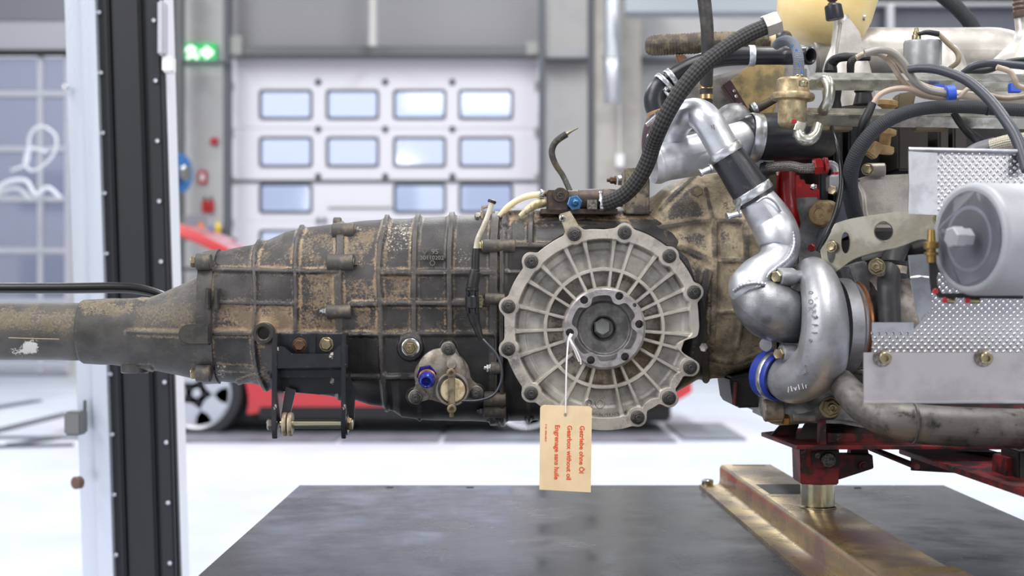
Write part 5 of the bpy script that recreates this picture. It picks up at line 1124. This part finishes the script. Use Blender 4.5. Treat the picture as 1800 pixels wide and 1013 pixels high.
# ---------------------------------------------------------------- plenum and runners
pn = T('intake_plenum', 'long silver cast intake plenum tube running to the right edge', 'intake manifold', (1620, 80, 2.1))
tube('plenum_tube', [(1424, 92, 2.10, 40), (1440, 90, 2.10, 44), (1500, 92, 2.10, 44), (1600, 94, 2.10, 45), (1700, 95, 2.10, 46), (1752, 97, 2.10, 47), (1782, 106, 2.10, 44), (1796, 124, 2.10, 38), (1800, 150, 2.1, 34)], plen, pn, seg=48)
def runner(x, y0, r0, y1, r1, D, lab):
    lathe('intake_runner', (x, y1, D), (0, -.12, 1), [(r1, 0), (r1*.98, (y1-y0)*.2), (r1*.84, (y1-y0)*.4), (r1*.62, (y1-y0)*.55), (r0*1.1, (y1-y0)*.72), (r0, (y1-y0))], plen, pn, seg=40)
lathe('intake_runner', (1490, 150, 1.98), (-.10, 0, 1), [(46, -40), (44, 10), (40, 34), (32, 52), (22, 72), (16, 100), (13.5, 122)], plen, pn, seg=44)
lathe('intake_runner', (1650, 150, 1.98), (-.1, 0, 1), [(54, -10), (52, 20), (46, 46), (36, 64), (20, 74), (0, 78)], plen, pn, seg=44)
lathe('intake_runner', (1810, 150, 1.96), (-.12, 0, 1), [(80, -20), (78, 20), (62, 50), (40, 66), (20, 82), (13, 100), (12, 160)], plen, pn, seg=44)
prism('gusset_fin', [(1466, 120), (1478, 40), (1492, 30), (1512, 56), (1524, 110)], 1.955, .02, plen, pn, bev=.002)
lathe('black_cap', (1468, 34, 1.955), (-.16, 0, 1), [(15, 0), (16, 2), (15, 24), (13, 26)], rubb, pn, seg=28); lathe('cap_tip', (1463, 10, 1.955), (0, 0, 1), [(8, 0), (8, 4), (5, 6), (9, 9), (9, 12), (5, 14), (5, 40)], M('tip_rust', (86, 66, 60), .5), pn, seg=18)
lathe('threaded_end', (1795, 26, 1.955), (-.06, 0, 1), [(14, -4), (15, 0), (15, 6), (12, 8), (14, 12), (12, 16), (14, 20), (12, 24), (14, 28), (12, 60)], M('tip_rust'), pn, seg=22)
ss = T('round_grey_sensor', 'round grey sensor can with threaded stud standing over the fuel rail', 'sensor', (1621, 95, 1.93))
lathe('sensor_can', (1621, 118, 1.90), (0, -.08, 1), [(35, -6), (36, -4), (36, 0), (33, 2), (33, 42), (31, 46), (0, 48)], M('sensor_grey', (150, 152, 154), .4, .5, (130, 132, 134), 40), ss, seg=40)
lathe('sensor_stud', (1611, 70, 1.89), (0, 0, 1), [(8, 0), (8, 8), (6, 9), (6, 14), (4, 15), (3, 21), (0, 21)], brass, ss, seg=16)
tube('sensor_lead', [(1614, 60, 1.885, 3), (1630, 57, 1.88, 4.5), (1650, 60, 1.88, 5)], black, ss); tube('sensor_lead', [(1650, 60, 1.88, 4), (1664, 74, 1.88, 4.5), (1682, 92, 1.88, 4.5), (1684, 108, 1.88, 4.5), (1670, 120, 1.89, 4.5)], M('wire_tan', (140, 128, 106), .5), ss, seg=14)
# ---------------------------------------------------------------- wiring
wire = M('wire_beige', (168, 154, 136), .45, 0, (146, 132, 114), 50); wire2 = M('wire_grey', (134, 130, 124), .4)
wb = T('beige_wire_bundle', 'beige wire loom arching over the rails with blue tie', 'wiring', (1600, 150, 1.77))
WP = [([(1505, 102), (1520, 95), (1545, 95), (1565, 110), (1585, 140), (1612, 164), (1640, 171), (1668, 172)], 1.78, 5, wire),
      ([(1520, 94), (1545, 88), (1570, 93), (1590, 112), (1606, 140), (1630, 158), (1668, 166)], 1.765, 6.5, wire2),
      ([(1560, 96), (1580, 110), (1600, 135), (1622, 150), (1650, 158), (1668, 160)], 1.772, 5, wire),
      ([(1534, 184), (1545, 168), (1565, 158), (1590, 155), (1615, 160), (1640, 168), (1668, 173)], 1.768, 5, M('wire_pinkish', (182, 160, 144), .45)),
      ([(1668, 166), (1690, 167), (1720, 171), (1760, 176), (1830, 178)], 1.77, 8, M('wire_pale', (196, 186, 170), .45)),
      ([(1668, 172), (1684, 172), (1694, 162), (1706, 156), (1730, 164), (1770, 172), (1830, 164)], 1.762, 4, wire),
      ([(1752, 118), (1775, 126), (1784, 140), (1792, 152), (1830, 160)], 1.765, 5, wire)]
for pts, D, r, m_ in WP: tube('wire', [(x, y, D, r) for x, y in pts], m_, wb, seg=14)
blue_t = M('tie_blue', (44, 84, 196), .4)
lathe('blue_tie', (1662, 166, 1.767), (1, 0, .1), [(14, 0), (15.5, 1), (15.5, 15), (14, 16)], blue_t, wb, seg=24); box('blue_clip', 1642, 148, 1660, 160, 1.79, .01, blue_t, wb); box('blue_clip', 1776, 146, 1796, 162, 1.785, .01, blue_t, wb)
tube('black_boot', [(1534, 182, 1.768, 7), (1526, 200, 1.766, 8), (1518, 218, 1.768, 9), (1514, 240, 1.78, 9)], black, wb)
pl_ = T('spark_lead', 'black elbow spark lead with ribbed boot behind the upper rail', 'cable', (1480, 100, 1.86))
tube('lead', [(1460, 126, 1.86, 12), (1462, 112, 1.86, 10), (1474, 102, 1.85, 8), (1496, 100, 1.84, 7.5), (1530, 102, 1.83, 5)], black, pl_); tube('lead', [(1504, 100, 1.835, 6), (1496, 110, 1.835, 7), (1495, 128, 1.84, 6.5)], black, pl_)
def bhose(name, lab, pts, mat, cat='hose', r=None):
    o = tube(name, pts, mat, None, seg=26); setprops(o, lab, cat); return o
bhose('fuel_hose', 'thick braided black hose arching from the curved arm up over the lower rail', [(1505, 385, 1.80, 14), (1498, 360, 1.79, 14), (1494, 325, 1.775, 14), (1498, 290, 1.76, 14), (1515, 255, 1.75, 13.5), (1545, 222, 1.745, 12.5), (1590, 199, 1.745, 12), (1640, 189, 1.75, 11.5), (1700, 188, 1.75, 11.5), (1760, 192, 1.75, 11.5), (1840, 196, 1.75, 11.5)], braid_fine)
bhose('thick_black_cable', 'thick smooth black cable curving down past the right end of the rails', [(1598, 122, 1.76, 7), (1620, 120, 1.75, 8), (1655, 124, 1.73, 8.5), (1700, 142, 1.70, 9), (1740, 176, 1.66, 9.5), (1770, 215, 1.62, 10), (1790, 250, 1.60, 10.5), (1806, 300, 1.58, 10.5)], M('cable_slate', (54, 57, 66), .42))
bhose('upper_black_cable', 'black cable arching to the right edge above the fuel rail', [(1692, 128, 1.84, 5), (1712, 116, 1.83, 6.5), (1740, 111, 1.82, 7), (1780, 114, 1.81, 7), (1840, 120, 1.8, 7)], M('cable_slate'), 'cable')
bhose('short_black_cable', 'thinner black cable behind at the right edge over the runner', [(1700, 126, 1.86, 6), (1740, 122, 1.86, 6), (1776, 108, 1.85, 5), (1840, 102, 1.84, 5)], black, 'cable')
bhose('top_right_hose', 'thick dark braided hose dropping behind the plenum at top right', [(1620, -30, 2.22, 13), (1650, -12, 2.22, 13), (1682, 14, 2.22, 13), (1706, 42, 2.22, 13), (1722, 76, 2.22, 13)], braid_fine)
bhose('thin_black_lead', 'thin glossy black lead hanging in front of the engine block', [(1462, 224, 1.80, 3), (1470, 250, 1.775, 3.5), (1478, 290, 1.77, 4), (1479, 330, 1.765, 5), (1470, 375, 1.76, 6), (1455, 410, 1.76, 6), (1440, 442, 1.77, 6)], blackgl, 'cable')
bhose('hanging_black_wire', 'black wire hanging under the braided hose towards the shield', [(1676, 198, 1.78, 6), (1688, 216, 1.78, 7), (1706, 236, 1.78, 8), (1722, 248, 1.79, 9)], black, 'cable')
lathe('cable_tie', (1733, 190, 1.75), (1, 0, 0), [(12, 0), (13, .5), (13, 4), (12, 4.5)], black, None, seg=20); setprops(bpy.data.objects['cable_tie'], 'small black cable tie round the braided hose near the right edge', 'cable tie')
# braided steel line with red fitting
bs = T('braided_steel_line', 'braided steel line with red fitting and silver elbow', 'hose', (1430, 292, 1.86))
tube('line', [(1348, 296, 1.88, 9), (1362, 293, 1.87, 9), (1390, 292, 1.86, 9), (1412, 296, 1.85, 9), (1436, 295, 1.845, 9)], braid_ss, bs)
tube('line_end', [(1340, 298, 1.885, 12), (1360, 296, 1.875, 11)], rubb, bs, res=2)
lathe('red_fitting', (1430, 293, 1.845), (1, 0, .1), [(13, 0), (15, 2), (15, 14), (13, 16)], redmt, bs, seg=6); lathe('red_fitting', (1448, 291, 1.845), (1, 0, .1), [(13.5, 0), (15, 1.5), (13, 7)], redmt, bs, seg=24)
tube('silver_elbow', [(1450, 291, 1.845, 8), (1460, 290, 1.845, 8), (1468, 296, 1.845, 8), (1470, 308, 1.845, 8)], castal, bs); cyl('red_collar', (1470, 303, 1.845), (0, 0, -1), 9.5, 6, redmt, bs)
lathe('hex_body', (1468, 330, 1.845), (0, 0, 1), [(15, -6), (16, 0), (16, 18), (12, 22)], castal, bs, seg=6)
bolt(1464, 335, 1.835, 11, brass, bs, d=(-.5, -1, 0), style='head', name='banjo_bolt'); bolt(1430, 331, 1.9, 8, zinc, bs, d=(-.2, -1, .8), style='head', name='small_bolt')
bolt(1428, 436, 1.82, 9, M('bolt_red_paint', (150, 50, 48), .4, .5), eb, d=(-.7, -1, 0), style='head', name='red_marked_bolt'); bolt(1462, 434, 1.75, 10, brass, eb, d=(-.6, -1, 0), style='bolt', name='arm_bolt')
cl_ = T('cream_braided_hose', 'cream braided hose with grey sleeve above the foil shield', 'hose', (1770, 250, 1.7))
tube('hose_wall', [(1742, 258, 1.72, 13), (1770, 250, 1.71, 13), (1800, 246, 1.70, 13), (1840, 240, 1.69, 13)], braid_crm, cl_); tube('grey_sleeve', [(1700, 272, 1.73, 11), (1720, 263, 1.73, 13), (1750, 256, 1.72, 15)], M('sleeve_grey', (104, 104, 110), .45), cl_)
# ---------------------------------------------------------------- curved zinc arm
arm_m = M('arm_zinc', (150, 147, 136), .4, .8, (122, 118, 106), 20, .4, .62, c3=(120, 108, 92), n3=90, l3=.62, h3=.74, bump=.1, bsc=200)
aD = lambda x: 2.025/(1+.685*(x-900)/F)
arm = T('curved_zinc_arm', 'curved zinc plated support arm with round holes', 'bracket', (1550, 410, 1.7))
ap_ = [(1442, 440), (1468, 393), (1498, 384), (1548, 376), (1600, 370), (1660, 370), (1660, 440), (1625, 421), (1580, 435), (1535, 445), (1500, 457), (1471, 478), (1450, 486)]
ap_ = [tuple(q) for q in spline(ap_[1:6], 5)]+[tuple(q) for q in spline(ap_[6:], 4)]+[ap_[0]]
pd = lambda L_: [(x, y, aD(x)) for x, y in L_]
prism('arm_plate', pd(ap_), 1.72, .006, arm_m, arm, holes=[pd(circ(1554, 407, 16.5, 24)), pd(circ(1487, 427, 7.5, 20, 19)), pd(circ(1462, 443, 7, 18, 20))], bev=.0007)
lathe('hole_rim', (1554, 407, aD(1554)-.001), (0, -1, 0), [(16, 0), (18, .8), (18, 0)], arm_m, arm, seg=30, close=False)
bolt(1653, 385, 1.66, 13, brass, arm, d=(-.5, -1, 0), style='bolt', name='arm_bolt')
bh2 = T('lower_black_hose', 'thick black hose with clamp descending behind the foil shield', 'hose', (1565, 500, 1.72))
tube('hose_wall', [(1580, 430, 1.80, 20), (1568, 460, 1.77, 20), (1562, 500, 1.75, 20), (1564, 570, 1.74, 20)], M('hose_dark_grey', (38, 38, 41), .5, 0, (56, 56, 60), 50), bh2)
for y in (462, 484): lathe('p_clip_rubber', (1571, y, 1.765), (.1, 0, 1), [(21, -4), (24, -3), (24, 3), (21, 4)], black, bh2, seg=24)
clamp(1570, 473, 1.765, .1, -1, 0, 21.5, 14, M('clip_steel', (168, 156, 140), .4, .7), bh2); box('clip_ear', 1540, 462, 1556, 486, 1.742, .004, steel, bh2)
bolt(1541, 469, 1.735, 15, brass, bh2, d=(-.3, -1, 0), style='nut', name='clip_nut')
tube('curved_black_hose', [(1520, 460, 1.84, 14), (1570, 448, 1.82, 16), (1620, 436, 1.80, 16), (1660, 430, 1.80, 14)], black, eb)
# ---------------------------------------------------------------- foil heat shields
def dimple():
    m = M('dimpled_foil', (204, 204, 208), .3, 1); nt = m.node_tree; N = nt.nodes; L = nt.links; b = N['Principled BSDF']
    tc = N.new('ShaderNodeTexCoord'); sp = N.new('ShaderNodeSeparateXYZ'); L.new(tc.outputs['Object'], sp.inputs[0])
    def op(o, a, c=None):
        x = N.new('ShaderNodeMath'); x.operation = o
        for i, v in enumerate((a, c)):
            if v is None: continue
            if isinstance(v, (int, float)): x.inputs[i].default_value = v
            else: L.new(v, x.inputs[i])
        return x.outputs[0]
    k = 2*math.pi/.0078
    a = op('ABSOLUTE', op('SINE', op('MULTIPLY', op('ADD', sp.outputs[0], sp.outputs[2]), k/2))); c = op('ABSOLUTE', op('SINE', op('MULTIPLY', op('SUBTRACT', sp.outputs[0], sp.outputs[2]), k/2)))
    h = op('POWER', op('MULTIPLY', a, c), 5.0)
    bp = N.new('ShaderNodeBump'); bp.inputs['Strength'].default_value = 1; bp.inputs['Distance'].default_value = .0012; L.new(h, bp.inputs['Height']); L.new(bp.outputs[0], b.inputs['Normal'])
    return m
dm = dimple(); plainf = M('foil_plain', (206, 208, 214), .3, .95, (188, 190, 198), 40, bump=.1, bsc=100)
s1 = T('upper_foil_shield', 'dimpled foil heat shield above the grey canister', 'heat shield', (1700, 320, 1.62))
prism('dimpled_sheet', [(1646, 268), (1800, 270), (1860, 272), (1860, 420), (1646, 395)], 1.60, .0015, dm, s1, bev=0)
prism('plain_strip', [(1597, 266), (1648, 268), (1648, 378), (1596, 376), (1598, 330)], 1.598, .002, plainf, s1, bev=0)
tube('folded_edge', [(1597, 263, 1.60, 4.5), (1700, 265, 1.595, 4.5), (1860, 268, 1.59, 4.5)], plainf, s1, res=2, seg=12)
s2 = T('lower_foil_shield', 'torn dimpled foil heat shield behind the flat aluminium strip', 'heat shield', (1700, 560, 1.58))
prism('dimpled_sheet', [(1531, 583), (1603, 583), (1622, 560), (1640, 510), (1650, 480), (1860, 490), (1860, 632), (1531, 632), (1534, 600)], 1.56, .0015, dm, s2, bev=0)
prism('plain_strip', [(1533, 567), (1606, 567), (1606, 584), (1533, 584)], 1.558, .002, plainf, s2, bev=0)
prism('torn_strip', [(1597, 449), (1632, 446), (1634, 495), (1640, 540), (1622, 556), (1616, 566), (1610, 540), (1602, 500)], 1.558, .002, plainf, s2, bev=0)
tube('crease', [(1600, 489, 1.557, 2.5), (1616, 487, 1.555, 3), (1632, 488, 1.557, 2.5)], plainf, s2, res=2, seg=8)
strip = T('aluminium_strip', 'flat brushed aluminium strip with two bolts along the shield', 'metal strip', (1660, 664, 1.52))
prism('strip_plate', rect(1518, 620, 1860, 705), 1.52, .002, M('brushed_strip', (176, 171, 174), .42, .7, (162, 158, 162), 14, rvar=.08), strip, bev=.0004)
prism('lower_lip', [(1518, 704, 1.52), (1860, 704, 1.52), (1860, 708, 1.50), (1518, 708, 1.50)], 1.52, .001, plainf, strip, bev=0, axis=(0, .3, -1))
for x in (1554, 1732): lathe('strip_washer', (x-3, 629, 1.519), (0, -1, 0), [(16, 0), (16, 2), (14, 3), (0, 3)], steel, strip, seg=26); bolt(x, 630, 1.516, 13.5, brass, strip, style='socket', name='strip_bolt')
# ---------------------------------------------------------------- oil filter canister
of = T('grey_canister', 'large grey painted filter canister at the right edge, out of focus', 'canister', (1730, 420, 1.42))
gm = M('canister_grey', (154, 156, 161), .5, .25, (146, 148, 153), 14, bump=.1, bsc=90)
Dof = 1.42; axd = Vector((1, .42, 0)).normalized()
lathe('canister_body', (1700, 420, 1.40), axd, [(84, 3), (90, 2), (97, 6), (100, 16), (100, 330), (92, 340)], gm, of, seg=64, smooth=50)
lathe('canister_face', (1700, 420, 1.40), axd, [(0, 8), (20, 8), (40, 6), (56, 2), (66, 6), (76, 5), (85, 3)], M('canister_face', (122, 126, 136), .5, .25, (110, 114, 124), 14), of, seg=64, smooth=60)
lathe('hub_nut', (1698, 418, 1.385), -axd, [(17, -6), (17, 12), (20, 13), (20, 32), (17, 34)], gm, of, seg=6)
brk = T('canister_bracket', 'black bracket with brass fitting beside the grey canister', 'bracket', (1645, 470, 1.45))
prism('bracket_plate', [(1632, 440), (1646, 440), (1648, 500), (1656, 516), (1800, 514), (1800, 526), (1652, 524), (1638, 508)], 1.43, .004, blkd, brk, bev=.0006)
lathe('brass_fitting', (1637, 462, 1.43), (0, 0, 1), [(8, 0), (8, 12), (12, 13), (12, 18), (8, 19), (8, 24), (13, 25), (13, 36), (8, 37), (6, 58), (0, 58)], M('brass_plug'), brk, seg=18)
for x, y in ((1644, 512), (1660, 528), (1700, 529)): cyl('rivet_red', (x, y, 1.425), (0, -1, 0), 5, 4, redmt, brk)
cyl('yellow_bush', (1664, 529, 1.43), (1, 0, 0), 5, 14, brass, brk); cyl('yellow_bush', (1704, 529, 1.43), (1, 0, 0), 5, 18, brass, brk)
# ---------------------------------------------------------------- exhaust pipe below
ep = T('exhaust_pipe', 'sooty grey exhaust pipe curving below the aluminium strip', 'pipe', (1640, 740, 1.62))
exh = M('exhaust_sooty', (112, 108, 104), .5, .5, (78, 75, 72), 30, .4, .62, c3=(44, 42, 42), n3=60, l3=.56, h3=.68, bump=.15)
tube('pipe_wall', [(1478, 672, 1.72, 24), (1502, 700, 1.68, 28), (1530, 722, 1.66, 31), (1570, 738, 1.64, 34), (1620, 746, 1.63, 35), (1700, 751, 1.62, 35), (1860, 756, 1.61, 35)], exh, ep, seg=40)
for x, y in ((1603, 744), (1790, 754)): lathe('weld_ring', (x, y, 1.63), (1, 0, -.05), [(35, 0), (36.8, 1), (36.8, 4), (35, 5)], exh, ep, seg=36, close=False)
# ================================================================ red engine stand
redw = M('stand_red_worn', (118, 27, 33), .5, .1, (44, 21, 24), 34, .42, .56, c3=(92, 86, 84), n3=70, l3=.60, h3=.68, bump=.25, bsc=200)
blkr = M('stand_grime', (34, 26, 28), .5, .1, (88, 26, 30), 30, .5, .62)
sd = T('engine_stand', 'worn red steel engine stand with square socket on the rail', 'stand', (1440, 880, 1.93))
DSs = 1.88
def plate_h(name, pts, th, m):
    """horizontal plate from points (px, py, depth) at its upper outline"""
    bm = bmesh.new(); bm.faces.new([bm.verts.new(P(*p)) for p in pts]); r = bmesh.ops.extrude_face_region(bm, geom=list(bm.faces))
    bmesh.ops.translate(bm, vec=(0, 0, -th), verts=[g for g in r['geom'] if isinstance(g, bmesh.types.BMVert)])
    bmesh.ops.recalc_face_normals(bm, faces=bm.faces); bmesh.ops.bevel(bm, geom=list(bm.edges), offset=.0006, segments=1, affect='EDGES')
    return frombm(name, bm, m, sd)
zpl = P(0, 783, 1.80).z
def onz(px_, D): return Vector(((px_-900)/F*D, D, zpl))
def yz(D, z=None): return HY-((zpl if z is None else z)-CZ)/D*F
plate_h('base_plate', [(1400, yz(1.80), 1.80), (1860, yz(1.80), 1.80), (1860, yz(2.05), 2.05), (1420, yz(2.05), 2.05), (1338, yz(1.97), 1.97)], .0055, redw)
prism('front_flange', [(1443, 738), (1452, 738), (1453, 783), (1441, 783)], 1.81, .02, redw, sd, bev=.0005)
prism('back_web', [(1450, 712), (1800, 712), (1860, 716), (1860, 768), (1450, 768)], 1.94, .006, blkr, sd, bev=.0005)
prism('red_web', [(1455, 762), (1620, 764), (1860, 780), (1860, 786), (1455, 783)], 1.84, .005, redw, sd, bev=.0005)
prism('gusset', [(1352, 770), (1380, 738), (1408, 738), (1394, 776)], 1.93, .006, blkr, sd, bev=.0005); prism('gusset', [(1398, 776), (1420, 738), (1444, 738), (1444, 778)], 1.88, .006, M('gusset_dark', (58, 48, 46), .5), sd, bev=.0005)
prism('socket_block', [(1406, 788), (1475, 788), (1477, 812), (1474, 853), (1408, 852)], 1.875, .055, redw, sd, bev=.0015)
prism('socket_cheek', [(1426, 795), (1474, 792), (1476, 822), (1428, 824)], 1.870, .008, blkr, sd, bev=.001)
lathe('pivot_pin', (1456, 809, 1.869), (0, -1, 0), [(13.5, -4), (13.5, 4), (12, 6), (0, 6)], steeldk, sd, seg=26); cyl('small_hole', (1437, 801, 1.869), (0, -1, 0), 5, 2, steeldk, sd)
prism('side_arm', [(1473, 800), (1534, 800), (1536, 824), (1474, 844)], 1.885, .03, redw, sd, bev=.001)
lathe('arm_bolt', (1517, 819, 1.884), (0, -1, 0), [(8, 0), (8, 5), (5, 5), (4, 8), (0, 8)], redw, sd, seg=20); prism('upper_link', [(1497, 786), (1525, 786), (1528, 800), (1494, 802)], 1.90, .02, redw, sd, bev=.001)
lathe('zinc_post', (1437, 893, 1.90), (0, 0, 1), [(31, 0), (33, 1), (33, 3), (29.5, 5), (29.5, 44)], M('post_zinc', (204, 200, 178), .22, 1, (180, 172, 140), 30, .4, .6), sd, seg=48)
lathe('post_washer', (1437, 895, 1.90), (0, 0, 1), [(36, 0), (36, 2), (30, 3)], zinc, sd, seg=36)
rodb = tube('handle_rod', [(1530, 788, 1.94, 5), (1612, 821, 1.80, 5.5)], blkr, sd, res=2, seg=16)
def beam(name, a, b, w, th, m):
    A_ = P(*a); B_ = P(*b); d = (B_-A_).normalized(); s_ = Vector((0, 0, -1))*w; t_ = d.cross(Vector((0, 0, 1))).normalized()*-th; bm = bmesh.new()
    v = [bm.verts.new(q) for q in (A_, A_+s_, A_+s_+t_, A_+t_, B_, B_+s_, B_+s_+t_, B_+t_)]
    for f in ((0, 1, 2, 3), (4, 7, 6, 5), (0, 4, 5, 1), (1, 5, 6, 2), (2, 6, 7, 3), (3, 7, 4, 0)): bm.faces.new([v[i] for i in f])
    bmesh.ops.recalc_face_normals(bm, faces=bm.faces); bmesh.ops.bevel(bm, geom=list(bm.edges), offset=.0008, segments=2, affect='EDGES')
    return frombm(name, bm, m, sd)
beam('diagonal_arm', (1580, 789, 1.95), (1860, 884, 1.45), .007, .12, redw)
beam('arm_web', (1600, 790, 2.0), (1870, 800, 1.75), .03, .01, blkr)
prism('end_bracket', [(1770, 806), (1800, 804), (1800, 846), (1768, 838)], 1.66, .05, redw, sd, bev=.001); prism('end_pad', [(1790, 794), (1850, 792), (1850, 852), (1790, 850)], 1.64, .06, blkd, sd, bev=.002)
